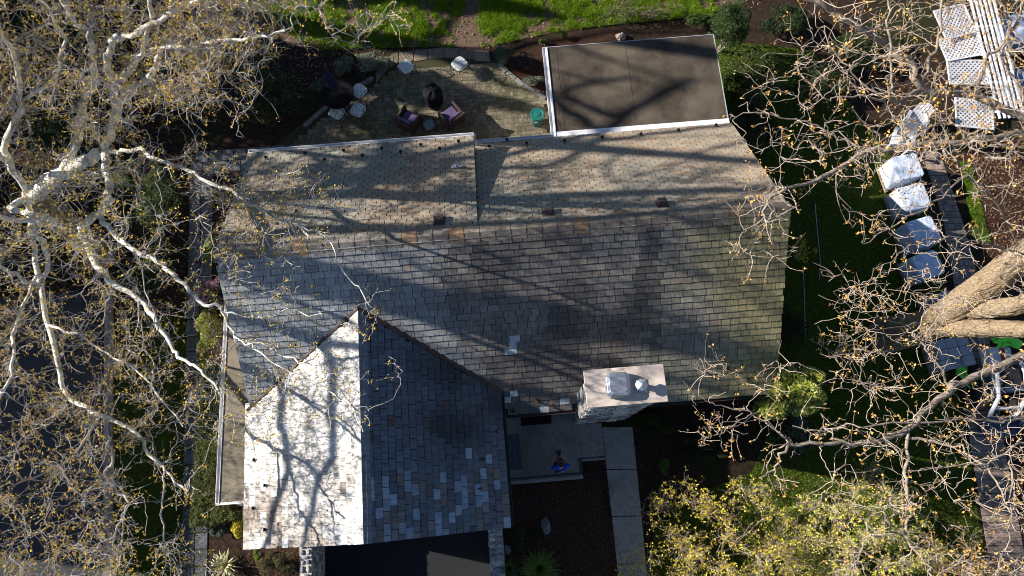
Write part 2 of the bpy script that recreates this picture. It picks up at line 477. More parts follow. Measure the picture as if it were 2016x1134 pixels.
# ------------------------------------------------------------------ the house
house = empty('stone_house', (7.5, 0, 0))
tag(house, 'large house under slate and shingle roofs with a gabled garage wing and chimney', 'house')
HR = 6.2; PF = .75
EY = -4.55; EZ = HR + PF * EY                    # front eave
BY = 4.18; BZ = HR - PF * BY                     # rear eave
DX = 7.08; DY = 4.02; DZ = 3.92                  # shed dormer: east edge, eave
PD = (HR - .12 - DZ) / DY
XL, XR = 0.0, 15.5
GX, GZ = 3.58, 5.05                              # garage ridge
GL, GRX, GEZ = -.12, 7.28, 3.28                  # garage eaves
GS_, GN = -7.70, -1.55                           # garage ridge ends
wall = MB()
wall.bx(.35, 15.15, -4.1, 3.85, -.1, 2.75)
wall.solid([(.36, EY + .5, 2.76), (.36, BY - .3, 2.76), (.36, 0, 5.95), (15.14, EY + .5, 2.76), (15.14, BY - .3, 2.76), (15.14, 0, 5.95)],
           [(0, 2, 1), (3, 4, 5), (0, 3, 5, 2), (1, 2, 5, 4)])
wall.bx(.2, 6.95, -7.35, -4.05, -1.45, 3.2)
wall.solid([(.21, -7.34, 3.2), (6.94, -7.34, 3.2), (GX, -7.34, 4.78), (.21, -3, 3.2), (6.94, -3, 3.2), (GX, -3, 4.78)], [(0, 1, 2), (0, 2, 5, 3), (1, 4, 5, 2), (3, 5, 4)])
wall.build('wall', MATS['wall_stone'], house)
wall = MB(); wall.bx(.36, DX - .12, 3.2, 3.78, 2.7, DZ - .14)
wall.solid([(DX - .03, .2, HR - PF * .2 - .02), (DX - .03, DY - .25, HR - PF * (DY - .25) - .1), (DX - .03, DY - .25, DZ + .12 - .1), (DX - .09, .2, HR - PF * .2 - .02), (DX - .09, DY - .25, HR - PF * (DY - .25) - .1), (DX - .09, DY - .25, DZ + .02)],
           [(0, 1, 2), (3, 5, 4), (0, 2, 5, 3), (1, 4, 5, 2)])
wall.build('dormer_wall', MATS['wall_paint'], house)

def roof_slab(name, quad, th, m):
    q = [np.array(p, float) for p in quad]
    n = np.cross(q[1] - q[0], q[3] - q[0]); n /= np.linalg.norm(n)
    if n[2] < 0: n = -n
    V = q + [p - n * th for p in q]
    return MB().solid(V, [(0, 1, 2, 3), (7, 6, 5, 4), (0, 4, 5, 1), (1, 5, 6, 2), (2, 6, 7, 3), (3, 7, 4, 0)]).build(name, MATS[m], house), n

front, nF = roof_slab('front_roof', [(XL, EY, EZ), (XR, EY, EZ), (XR, 0, HR), (XL, 0, HR)], .10, 'underlay')
rear, nB = roof_slab('rear_roof', [(XR, BY, BZ), (DX - .02, BY, BZ), (DX - .02, 0, HR), (XR, 0, HR)], .10, 'underlay')
dorm, nD = roof_slab('dormer_roof', [(DX, DY, DZ), (XL, DY, DZ), (XL, 0, HR - .06), (DX, 0, HR - .06)], .12, 'underlay')
gwest, nW = roof_slab('garage_west_roof', [(GL, GN - 2.5, GEZ), (GL, GS_, GEZ), (GX, GS_, GZ), (GX, GN, GZ)], .10, 'underlay')
geast, nE = roof_slab('garage_east_roof', [(GRX, GS_, GEZ), (GRX, GN - 2.5, GEZ), (GX, GN, GZ), (GX, GS_, GZ)], .10, 'underlay')

def slates(O, u, v, n, W, H, expo, width, tintf, keep, gap=.012, th=.012, wj=.25, lap=.3, bond=True, drop=.0):
    O, u, v, n = map(lambda a: np.array(a, float), (O, u, v, n))
    u /= np.linalg.norm(u); v /= np.linalg.norm(v)
    out = []; i = 0
    while i * expo < H - .03:
        v0 = i * expo; s = -width * (.5 if i % 2 else 0) - (rnd.uniform(0, .3) * width if not bond else rnd.uniform(0, .08) * width)
        while s < W:
            w = width * (1 + rnd.uniform(-wj, wj)); a, b = max(0, s + gap / 2), min(W, s + w - gap / 2); s += w
            if b - a < .05: continue
            va = v0 + rnd.uniform(-.008, .008) * (1 if expo > .17 else .2) + (0 if i else -.03); vb = min(H, v0 + expo * (1 + lap))
            c = O + u * (a + b) / 2 + v * (v0 + expo / 2)
            if not keep(c): continue
            l1 = rnd.uniform(0, .006)
            P = []
            for (uu, vv, hh) in ((a, va, th + l1), (b, va, th + rnd.uniform(0, .006)), (b, vb, .002), (a, vb, .002)):
                P.append(O + u * uu + v * vv + n * hh)
            P = P + [p + n * th for p in P]
            out.append((P, tintf(c, i), c))
        i += 1
    return out
BF = [(3, 2, 1, 0), (4, 5, 6, 7), (0, 1, 5, 4), (1, 2, 6, 5), (2, 3, 7, 6), (3, 0, 4, 7)]
def lay(name, items, parent, m, limit):
    items.sort(key=lambda t: np.linalg.norm(t[2] - CAM))
    for P, t, c in items[:limit]:
        me = bpy.data.meshes.new(name); me.from_pydata([tuple(p) for p in P], [], BF)
        a = me.attributes.new('tint', 'FLOAT_COLOR', 'POINT'); a.data.foreach_set('color', np.tile(np.array(t + (1,), np.float32), 8))
        me.materials.append(MATS[m])
        o = bpy.data.objects.new(name, me); COL.objects.link(o); adopt(o, parent)
    rest = items[limit:]
    if rest:
        V = np.array([p for P, _, _ in rest for p in P]); T = np.repeat(np.array([t for _, t, _ in rest]), 8, 0)
        F = np.concatenate([np.array(BF) + 8 * k for k in range(len(rest))])
        o = mesh_np(name, V, F, MATS[m], parent, tint=T); o['kind'] = 'stuff'

def front_tint(c, i):
    x, y = c[0], c[1]
    blue = (.37, .395, .41); brown = (.19, .172, .155); dark = (.085, .078, .074); moss = (.275, .245, .125); grey = (.195, .187, .170)
    t = min(1, max(0, (x - 2.5) / 4 + .5 * nz(x, y, .7, 1)))
    col = lerp(blue, brown, t)
    t = min(1, max(0, (x - 9.2) / 3 + .5 * nz(x, y, .6, 5)))
    col = lerp(col, grey, t)
    t = min(1, max(0, (x - 11.6) / 3 + .6 * nz(x, y, .5, 8)))
    col = lerp(col, moss, t)
    k = nz(x, y * .5, 1.1, 12)
    if 5 < x < 12: col = lerp(col, dark, min(.85, max(0, k * 2.4)))
    v = rnd.gauss(1, .085)
    r = rnd.random()
    if r < .03: col = lerp(col, (.21, .15, .115), .5)
    elif r < .07: v *= 1.2
    elif r < .13: v *= .78
    return tuple(max(.02, q * v) for q in col)
pales = [onplane(*p, nF, (0, 0, HR)) for p in ((1023, 662), (1014, 675), (1003, 689), (1107, 792), (1080, 803), (1065, 812), (1005, 775), (1000, 790))]
def ft(c, i):
    for p in pales:
        if abs(c[0] - p[0]) < .16 and abs(c[1] - p[1]) < .1: return (.44, .50, .53)
    return front_tint(c, i)
def under_garage(c, m=.05):
    if c[1] > GN: return False
    zg = GZ - (GZ - GEZ) / (GX - GL) * abs(c[0] - GX)
    return GL - .05 < c[0] < GRX + .05 and c[2] < zg - .12 and c[1] > GS_
HF = math.hypot(EY, HR - EZ)
lay('slate', slates((XL, EY, EZ), (1, 0, 0), (0, -EY, HR - EZ), nF, XR - XL, HF - .10, .198, .300, ft,
    lambda c: not under_garage(c) and not (9.5 < c[0] < 11.3 and c[1] < -4.05), gap=.014, th=.02, wj=.3, lap=-.075), front, 'slate', 300)

def rear_tint(c, i):
    x, y = c[0], c[1]
    a = (.315, .252, .185); b = (.25, .24, .20); e = (.31, .19, .12)
    col = lerp(a, b, min(1, max(0, .45 + 1.1 * nz(x, y, .45, 4) - (x - 4) * .05)))
    if rnd.random() < .10 + .30 * max(0, nz(x, y, .8, 2)) + .12 * max(0, 1 - y): col = lerp(col, e, rnd.uniform(.2, .75))
    v = rnd.gauss(.97, .09)
    return tuple(max(.03, q * v) for q in col)
HB = math.hypot(BY, HR - BZ); HD = math.hypot(DY, HR - .06 - DZ)
lay('shingle', slates((XR, BY, BZ), (-1, 0, 0), (0, -BY, HR - BZ), nB, XR - DX, HB - .15, .150, .300, rear_tint, lambda c: True, gap=.022, th=.005, wj=.02), rear, 'shingle', 300)
lay('shingle', slates((DX, DY, DZ), (-1, 0, 0), (0, -DY, HR - .06 - DZ), nD, DX - XL, HD - .15, .150, .300, rear_tint, lambda c: True, gap=.022, th=.005, wj=.02), dorm, 'shingle', 300)

def over_main(c):
    return c[1] < -.2 and c[2] > HR + PF * c[1] - .02
HG = math.hypot(GX - GL, GZ - GEZ)
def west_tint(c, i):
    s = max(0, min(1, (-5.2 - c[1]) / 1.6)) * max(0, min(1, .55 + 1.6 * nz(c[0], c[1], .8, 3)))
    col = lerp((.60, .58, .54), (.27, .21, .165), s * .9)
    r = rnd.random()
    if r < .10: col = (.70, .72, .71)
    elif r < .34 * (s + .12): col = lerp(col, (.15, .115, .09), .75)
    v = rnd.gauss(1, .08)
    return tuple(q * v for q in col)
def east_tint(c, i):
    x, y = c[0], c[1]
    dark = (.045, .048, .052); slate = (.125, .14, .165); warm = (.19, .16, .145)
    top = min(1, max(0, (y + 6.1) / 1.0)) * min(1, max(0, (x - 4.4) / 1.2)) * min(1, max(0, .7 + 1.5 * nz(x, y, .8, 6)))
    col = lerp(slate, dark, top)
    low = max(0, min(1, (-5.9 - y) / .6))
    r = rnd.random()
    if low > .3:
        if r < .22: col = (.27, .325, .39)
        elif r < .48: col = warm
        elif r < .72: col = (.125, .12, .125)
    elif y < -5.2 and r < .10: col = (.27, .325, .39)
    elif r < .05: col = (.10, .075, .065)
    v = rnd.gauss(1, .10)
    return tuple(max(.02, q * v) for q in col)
LW = GN - 2.5 - GS_
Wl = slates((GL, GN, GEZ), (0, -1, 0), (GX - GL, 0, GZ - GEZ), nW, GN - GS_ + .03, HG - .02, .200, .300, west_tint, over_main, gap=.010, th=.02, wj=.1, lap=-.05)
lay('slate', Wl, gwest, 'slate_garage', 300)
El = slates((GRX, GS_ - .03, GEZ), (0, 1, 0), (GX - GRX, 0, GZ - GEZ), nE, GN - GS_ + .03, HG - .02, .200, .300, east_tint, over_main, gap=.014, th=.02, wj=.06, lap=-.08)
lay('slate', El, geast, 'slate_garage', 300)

# ridge caps
x = XL - .02
while x < XR:
    w = min(.42, XR + .02 - x)
    if w > .08:
        v = rnd.uniform(.85, 1.12); t = min(1, max(0, (x - 3) / 4))
        c1 = tuple(q * v for q in lerp((.22, .20, .18), (.19, .16, .13), t))
        if rnd.random() < .15: c1 = (.25, .16, .10)
        f = MB()
        hw = .22
        f.solid([(x + .004, 0, HR + .035), (x + w - .004, 0, HR + .045), (x + w - .004, -hw, HR + .045 - hw * PF), (x + .004, -hw, HR + .035 - hw * PF),
                 (x + .004, 0, HR + .01), (x + w - .004, 0, HR + .01), (x + w - .004, -hw, HR + .012 - hw * PF), (x + .004, -hw, HR + .012 - hw * PF)],
                [(3, 2, 1, 0), (4, 5, 6, 7), (0, 1, 5, 4), (1, 2, 6, 5), (2, 3, 7, 6), (3, 0, 4, 7)], tint=c1)
        f.solid([(x + .004, .001, HR + .035), (x + w - .004, .001, HR + .045), (x + w - .004, hw, HR + .045 - hw * PD), (x + .004, hw, HR + .035 - hw * PD),
                 (x + .004, .001, HR + .01), (x + w - .004, .001, HR + .01), (x + w - .004, hw, HR - .02 - hw * PD), (x + .004, hw, HR - .02 - hw * PD)],
                [(0, 1, 2, 3), (7, 6, 5, 4), (4, 5, 1, 0), (5, 6, 2, 1), (6, 7, 3, 2), (7, 4, 0, 3)], tint=c1)
        f.build('ridge_slate', MATS['ridge_slate'], house, tint=True)
    x += .42
y = GS_ - .03
sg = (GZ - GEZ) / (GX - GL)
while y < GN + .1:
    L = min(.44, GN + .12 - y)
    for s in (-1, 1):
        v = rnd.uniform(.9, 1.08); w = .21
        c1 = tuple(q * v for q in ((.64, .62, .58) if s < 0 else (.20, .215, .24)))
        A = [(GX, y + .004, GZ + .045), (GX, y + L - .004, GZ + .04), (GX + s * w, y + L - .004, GZ + .04 - w * sg), (GX + s * w, y + .004, GZ + .045 - w * sg)]
        A += [(p[0], p[1], p[2] - .02) for p in A]
        F = [(0, 1, 2, 3), (7, 6, 5, 4), (0, 4, 5, 1), (1, 5, 6, 2), (2, 6, 7, 3), (3, 7, 4, 0)]
        if s < 0: F = [tuple(reversed(f)) for f in F]
        MB().solid([(p[0] + s * .0015, p[1], p[2]) for p in A], [tuple(reversed(f)) for f in F], tint=c1).build('ridge_slate', MATS['ridge_slate'], house, tint=True)
    y += L
# valleys, gutters, fascias
def strip(name, A, B, w, h, m, parent=house):
    A, B = Vector(A), Vector(B); d = (B - A); L = d.length; d.normalize()
    up = Vector((0, 0, 1)); s = d.cross(up).normalized(); u = s.cross(d)
    rot = Matrix((d, s, u)).transposed()
    return MB().box((A + B) / 2, (L, w, h), rot=rot).build(name, MATS[m], parent)
def meet(x):                                       # where the garage roof meets the front slope
    z = GZ - sg * abs(x - GX); return (x, (z - HR) / PF, z)
for s in (GL, GRX):
    e = meet(s); a = meet(GX)
    strip('valley_flashing', (a[0], a[1], a[2] + .06), (e[0], e[1], e[2] + .06), .13 if s > 3 else .06, .04, 'copper_flashing')
def gutter(A, B, m='white_metal', w=.11, name='gutter', parent=house):
    A, B = Vector(A), Vector(B); d = (B - A); L = d.length; d.normalize(); s = d.cross(Vector((0, 0, 1))).normalized()
    mb = MB(); rot = Matrix((d, s, Vector((0, 0, 1)))).transposed(); c = (A + B) / 2
    mb.box(c + Vector((0, 0, -.045)), (L, w, .012), rot=rot)
    mb.box(c + s * (w / 2 - .006), (L, .014, .085), rot=rot)
    mb.box(c - s * (w / 2 - .006), (L, .014, .085), rot=rot)
    for e in (A, B): mb.box(Vector(e), (.012, w, .085), rot=rot)
    return mb.build(name, MATS[m], parent)
gutter((.02, DY + .065, DZ - .03), (DX, DY + .065, DZ - .03), w=.10)
strip('downspout', (DX + .03, DY + .05, DZ - .06), (DX + .03, BY - .1, BZ), .07, .07, 'white_metal')
gutter((DX + .08, BY + .065, BZ - .03), (9.66, BY + .065, BZ - .03), w=.10)
gutter((GRX + .06, EY - .07, EZ - .04), (9.5, EY - .07, EZ - .04), 'brown_metal', .12)
gutter((11.32, EY - .07, EZ - .04), (XR, EY - .07, EZ - .04), 'brown_metal', .12)
gutter((GRX + .07, GS_ + .02, GEZ - .04), (GRX + .07, meet(GRX)[1] - .05, GEZ - .04), 'brown_metal', .12)
gutter((GL - .06, -6.5, GEZ - .03), (GL - .06, GS_ + .02, GEZ - .03), 'brown_metal', .05)
strip('rake_trim', (XL + .02, EY, EZ - .10), (XL + .02, 0, HR - .10), .05, .12, 'wall_paint')
strip('rake_trim', (XR - .02, EY, EZ - .10), (XR - .02, 0, HR - .10), .05, .12, 'brown_metal')
strip('rake_trim', (XR - .02, BY, BZ - .10), (XR - .02, 0, HR - .10), .05, .12, 'brown_metal')
strip('rake_trim', (GL, GS_ + .03, GEZ - .10), (GX, GS_ + .03, GZ - .10), .05, .14, 'white_metal')
strip('rake_trim', (GRX, GS_ + .03, GEZ - .10), (GX, GS_ + .03, GZ - .10), .05, .14, 'white_metal')

# box vents, soil pipe, snow guards
for p in ((865, 436), (1079, 419), (1303, 402)):
    q = onplane(*p, nB, (0, 0, HR)); z0 = HR - .06 - PD * q[1] if q[0] < DX else HR - PF * q[1]
    sl = -math.atan(PF if q[0] > DX else PD)
    rot = Matrix.Rotation(sl, 3, 'X')
    c = Vector((q[0], q[1], z0)) + rot @ Vector((0, 0, .09))
    v = MB().box(c, (.25, .28, .14), rot=rot, top=(.97, .8)).build('roof_vent', MATS['vent_brown'], house, bevel=.015)
    MB().box(c - rot @ Vector((0, 0, .085)), (.34, .38, .02), rot=rot).build('flashing', MATS['vent_brown'], v)
q = onplane(902, 342, nB, (0, 0, HR)); z0 = HR - .06 - PD * q[1]
pv_ = MB().tube([(q[0], q[1], z0 - .05), (q[0], q[1], z0 + .24)], .05, 12).build('soil_pipe', MATS['pipe_white'], house, smooth=False)
MB().box((q[0], q[1], z0 + .02), (.34, .10, .02), rot=Matrix.Rotation(-math.atan(PD), 3, 'X')).build('flashing', MATS['galvanised'], pv_)
MB().tube([(q[0], q[1], z0 + .19), (q[0], q[1], z0 + .243)], .036, 12).build('pipe_mouth', MATS['machine_black'], pv_)
guard = None
def snow_guard(P, n, down, big=.6, m='black_iron'):
    n = Vector(n).normalized(); d = Vector(down).normalized(); s = n.cross(d)
    rot = Matrix((s, d, n)).transposed(); P = Vector(P)
    mb = MB()
    mb.box(P + n * .035, (.035 * big, .16 * big, .012), rot=rot)
    mb.box(P + n * .07 + d * .06 * big, (.15 * big, .014, .075), rot=rot)
    mb.box(P + n * .055 - d * .05 * big, (.06 * big, .05 * big, .03), rot=rot)
    mb.build('snow_guard', MATS[m], house)
for p in ((524, 314), (601, 305), (677, 300), (714, 310), (789, 303), (829, 289), (866, 296), (903, 282), (752, 296), (640, 318)):
    q = onplane(*p, nD, (0, 0, HR - .06)); snow_guard(q, nD, (0, DY, DZ - HR))
for p in ((963, 292), (998, 279), (1037, 286), (1112, 281), (1186, 274), (1262, 268), (1336, 260), (1410, 250)):
    q = onplane(*p, nB, (0, 0, HR)); snow_guard(q, nB, (0, BY, BZ - HR))
for p in ((526, 955), (503, 1000), (526, 1042), (505, 905)):
    q = onplane(*p, nW, (GL, 0, GEZ)); snow_guard(q, nW, (GL - GX, 0, GEZ - GZ))
for p in ((943, 962), (973, 1004), (948, 905), (974, 850)):
    q = onplane(*p, nE, (GRX, 0, GEZ)); snow_guard(q, nE, (GRX - GX, 0, GEZ - GZ))
for p in ((1010, 806), (1086, 797), (1432, 722), (1470, 745), (1390, 735), (1055, 786)):
    q = onplane(*p, nF, (0, 0, HR)); snow_guard(q, nF, (0, EY, EZ - HR), .75, 'copper_flashing')

# flat roofed addition
FX0, FX1, FY0, FY1, FZ = 9.74, 15.47, 4.28, 7.66, 2.86
MB().bx(FX0 + .18, FX1 - .18, 3.9, FY1 - .18, -.1, FZ - .16).build('addition_wall', MATS['wall_paint'], house)
fr = MB().bx(FX0 + .02, FX1 - .02, FY0 - .1, FY1 - .02, FZ - .15, FZ).build('flat_roof', MATS['membrane'], house)
for a, b in ((12.35, 12.43), (FX0 + .28, FX0 + .33)):
    MB().bx(a, b, FY0, FY1 - .1, FZ, FZ + .006).build('membrane_seam', MATS['membrane'], fr)
dt = MB(); dt.bx(FX0 - .02, FX0 + .03, FY0 - .05, FY1, FZ - .12, FZ + .035); dt.build('white_fascia', MATS['white_metal'], fr, bevel=.01)
gutter((FX0 - .09, FY0 - .05, FZ - .06), (FX0 - .09, FY1 + .02, FZ - .06), w=.11, parent=fr)
dt = MB(); dt.bx(FX1 - .008, FX1 + .016, FY0, FY1, FZ - .12, FZ + .012); dt.build('edge_trim', MATS['trim_grey'], fr)
dt = MB(); dt.bx(FX0, FX1, FY1 - .008, FY1 + .012, FZ - .12, FZ + .012); dt.build('edge_trim', MATS['trim_grey'], fr)
yy = 4.30
def zr(y): return HR - PF * y
fl = MB(); fl.bx(FX0 - .02, FX1 + .02, BY + .02, 4.47, FZ + .008, FZ + .02)
fl.build('white_flashing', MATS['white_metal'], fr)

# flat strip roof along the west side with its white gutter
WZ = 3.0
wr = MB().solid([(-1.0, -6.42, WZ), (.3, -6.42, WZ), (.3, .05, WZ), (-.85, .05, WZ)] + [(-1.0, -6.42, WZ - .14), (.3, -6.42, WZ - .14), (.3, .05, WZ - .14), (-.85, .05, WZ - .14)],
    [(0, 1, 2, 3), (7, 6, 5, 4), (0, 4, 5, 1), (1, 5, 6, 2), (2, 6, 7, 3), (3, 7, 4, 0)]).build('west_porch_roof', MATS['membrane_west'], house)
MB().bx(-.72, .3, -6.2, -.2, -.1, WZ - .16).build('west_porch_wall', MATS['wall_paint'], house)
gutter((-1.04, -6.45, WZ - .02), (-.90, .05, WZ - .02), w=.11, parent=house)
MB().bx(-1.06, -.12, -6.49, -6.42, WZ - .13, WZ + .012).build('white_fascia', MATS['white_metal'], house)
o = MB().tube([(-.55, -6.46, WZ - .1), (-.5, -6.52, WZ - .35), (-.2, -6.45, 1.6), (-.2, -6.45, .1)], .045, 8).build('downspout', MATS['white_metal'], house)

# chimney
CX0, CX1, CY0, CY1, CZ = 9.55, 11.28, -4.86, -4.10, 6.92
ch = MB().bx(CX0 + .04, CX1 - .04, CY0 + .04, CY1 - .03, -.1, CZ - .02).build('chimney', MATS['mortar'], house)
stc = [(.38, .37, .36), (.52, .51, .49), (.27, .27, .30), (.62, .60, .56), (.40, .36, .31), (.20, .20, .23)]
def stone_face(parent, A, u, H, z0, n, dz=.20, lim=999, dep=.10, w=(.22, .5)):
    """rows of rough stones proud of a core, along u (vector) from A, facing n"""
    u = np.array(u, float); L = np.linalg.norm(u); u /= L; n = np.array(n, float)
    z = z0
    while z < z0 + H - .04:
        h = min(dz * rnd.uniform(.7, 1.3), z0 + H - z); s = 0
        while s < L - .02:
            ww = min(rnd.uniform(*w), L - s)
            if L - s - ww < .1: ww = L - s
            c = np.array(A) + u * (s + ww / 2) + np.array([0, 0, z + h / 2 - A[2]])
            out = rnd.uniform(.02, .05)
            m = MB(); ang = math.atan2(u[1], u[0])
            P = [Vector((sx * (ww / 2 - .012) * rnd.uniform(.82, 1), sy * dep / 2, sz * (h / 2 - .012) * rnd.uniform(.8, 1))) for sz in (-1, 1) for sx, sy in ((-1, -1), (1, -1), (1, 1), (-1, 1))]
            rot = Matrix.Rotation(ang, 3, 'Z')
            P = [rot @ p + Vector(c + n * (out - dep / 2 + .01)) for p in P]
            v = rnd.uniform(.8, 1.15); t = rnd.choice(stc)
            m.solid(P, BF, tint=tuple(q * v for q in t)); m.build('stone', MATS['field_stone'], parent, tint=True, bevel=.02, seg=1)
            s += ww
        z += h
stone_face(ch, (CX0 + .04, CY0 + .04, 0), (CX1 - CX0 - .08, 0, 0), CZ - .6, .5, (0, -1, 0), .24)
stone_face(ch, (CX0 + .04, CY1 - .03, 0), (0, CY0 - CY1 + .07, 0), CZ - 2.9, 2.8, (-1, 0, 0), .24)
cp = MB().bx(CX0 - .13, CX1 + .09, CY0 - .08, CY1 + .07, CZ, CZ + .10).build('chimney_cap', MATS['stone_cap'], ch, bevel=.012)
c = G(1216, 758, CZ + .2); CZT = CZ + .10
mc = MB()
mc.lathe((c[0], c[1], CZT), [(.30, 0), (.30, .16), (.27, .22), (.20, .245), (.02, .25)], 20, 1, 1.0, R_(0) + math.pi / 4 * 0, sup=7)
mc.build('flue_cover', MATS['galvanised'], ch, smooth=False, bevel=.01)
c = G(1260, 760, CZT)
MB().box((c[0], c[1], CZT + .02), (.27, .32, .035)).build('flue_plate', MATS['galvanised'], ch)
fp = MB().lathe((c[0], c[1], CZT + .03), [(.075, 0), (.075, .22)], 16).build('flue_pipe', MATS['galvanised'], ch, smooth=True)
cone = MB(); P = []
for k in range(8):
    t = math.pi * k / 4
    a = (math.cos(t) * .15, math.sin(t) * .15); b = (math.cos(t + math.pi / 4) * .15, math.sin(t + math.pi / 4) * .15)
    cone.solid([(c[0] + a[0], c[1] + a[1], CZT + .24 + .012 * (k % 2)), (c[0] + b[0], c[1] + b[1], CZT + .24 + .012 * ((k + 1) % 2)), (c[0], c[1], CZT + .33), (c[0] + a[0], c[1] + a[1], CZT + .22), (c[0] + b[0], c[1] + b[1], CZT + .22), (c[0], c[1], CZT + .22)], [(0, 1, 2), (5, 4, 3), (0, 3, 4, 1)])
cone.build('rain_cap', MATS['galvanised'], fp)
cr = MB(); y0 = CY1
cr.solid([(CX0 + .35, y0, HR + PF * y0), (CX0 + 1.05, y0, HR + PF * y0), (CX0 + .7, y0, HR + PF * y0 + .34), (CX0 + .7, y0 + .42, HR + PF * (y0 + .42) + .03)], [(0, 1, 2), (0, 2, 3), (2, 1, 3), (0, 3, 1)])
cr.build('chimney_cricket', MATS['copper_flashing'], ch)

# openings of the walls (door to the porch, windows)
def window(x, y, z, w, h, ax, parent=house, m='window_glass', name='window'):
    """ax: 'S','N','W','E' face"""
    dx = {'S': (1, 0), 'N': (1, 0), 'W': (0, 1), 'E': (0, 1)}[ax]; n = {'S': (0, -1), 'N': (0, 1), 'W': (-1, 0), 'E': (1, 0)}[ax]
    f = MB()
    for (a, b, ww, hh) in ((0, h / 2 + .04, w + .16, .08), (0, -h / 2 - .04, w + .2, .08), (-w / 2 - .04, 0, .08, h), (w / 2 + .04, 0, .08, h), (0, 0, .05, h)):
        f.box((x + dx[0] * a + n[0] * .03, y + dx[1] * a + n[1] * .03, z + b), (ww if dx[0] else .06, ww if dx[1] else .06, hh))
    o = f.build(name, MATS['white_metal'], parent)
    MB().box((x + n[0] * .012, y + n[1] * .012, z), (w if dx[0] else .02, w if dx[1] else .02, h)).build('pane', MATS[m], o)
    return o
dd = MB().box((8.35, -4.12, 1.55), (1.0, .06, 2.05)).build('front_door', MATS['door_wood'], house)
MB().tube([(8.72, -4.15, 1.45), (8.72, -4.2, 1.45)], .03, 8).build('door_handle', MATS['galvanised'], dd)
for x in (12.6, 14.0): window(x, -4.1, 1.7, .9, 1.2, 'S')
for y in (-2.2, 1.6): window(15.15, y, 1.7, .9, 1.2, 'E')
window(15.14, 0, 4.3, .8, .9, 'E')
for x in (1.6, 3.6, 5.6): window(x, 3.85, 1.6, .9, 1.2, 'N')
for y in (-5.2, -3.2, -1.4): window(-.72, y, 1.6, .8, 1.2, 'W')
window(FX1 - .18, 6, 1.6, 1.0, 1.1, 'E'); window(12.5, FY1 - .18, 1.6, 1.4, 1.1, 'N')
gd = MB().bx(1.15, 6.2, -7.40, -7.35, -1.3, .95).build('garage_door', MATS['wall_paint'], house)
for r in range(4):
    for k in range(6): MB().bx(1.25 + k * .82, 1.98 + k * .82, -7.42, -7.40, -1.22 + r * .55, -.80 + r * .55).build('door_panel', MATS['wall_paint'], gd, bevel=.008)

# front porch with steps, parapet and iron rail
pz = .50
po = empty('front_porch', (8.4, -5.4, 0))
tag(po, 'grey concrete front porch with steps beside the chimney', 'porch')
MB().bx(7.02, 9.68, -6.48, -4.08, -.1, pz).build('porch_slab', MATS['concrete'], po, bevel=.015)
for k, (x0, x1) in enumerate(((9.682, 10.0), (10.0, 10.31), (10.31, 10.52))):
    MB().bx(x0 + .001, x1 + (.0 if k < 2 else 0), -6.06, -4.62 - (.0 if k < 2 else .25), -.1, pz - .125 * (k + 1)).build('step', MATS['concrete'], po, bevel=.012)
MB().bx(7.02, 9.70, -6.60, -6.482, -.1, pz + .03).build('kerb', MATS['concrete'], po, bevel=.012)
ra = MB()
def rail(pts, z):
    for i in range(len(pts) - 1):
        A, B = pts[i], pts[i + 1]
        ra.tube([(A[0], A[1], A[2] + z), (B[0], B[1], B[2] + z)], .022, 6)
path = [(7.1, -6.42, pz), (9.62, -6.42, pz), (9.62, -5.98, pz), (10.42, -5.98, .02)]
rail(path, .85); rail(path[:3], .12)
rr = ra.build('hand_rail', MATS['black_iron'], po)
for i in range(26):
    x = 7.12 + i * .1
    MB().tube([(x, -6.42, pz), (x, -6.42, pz + .85)], .009, 5).build('baluster', MATS['black_iron'], rr)
for p in path[1:]: MB().tube([(p[0], p[1], p[2]), (p[0], p[1], p[2] + .87)], .02, 6).build('post', MATS['black_iron'], rr)

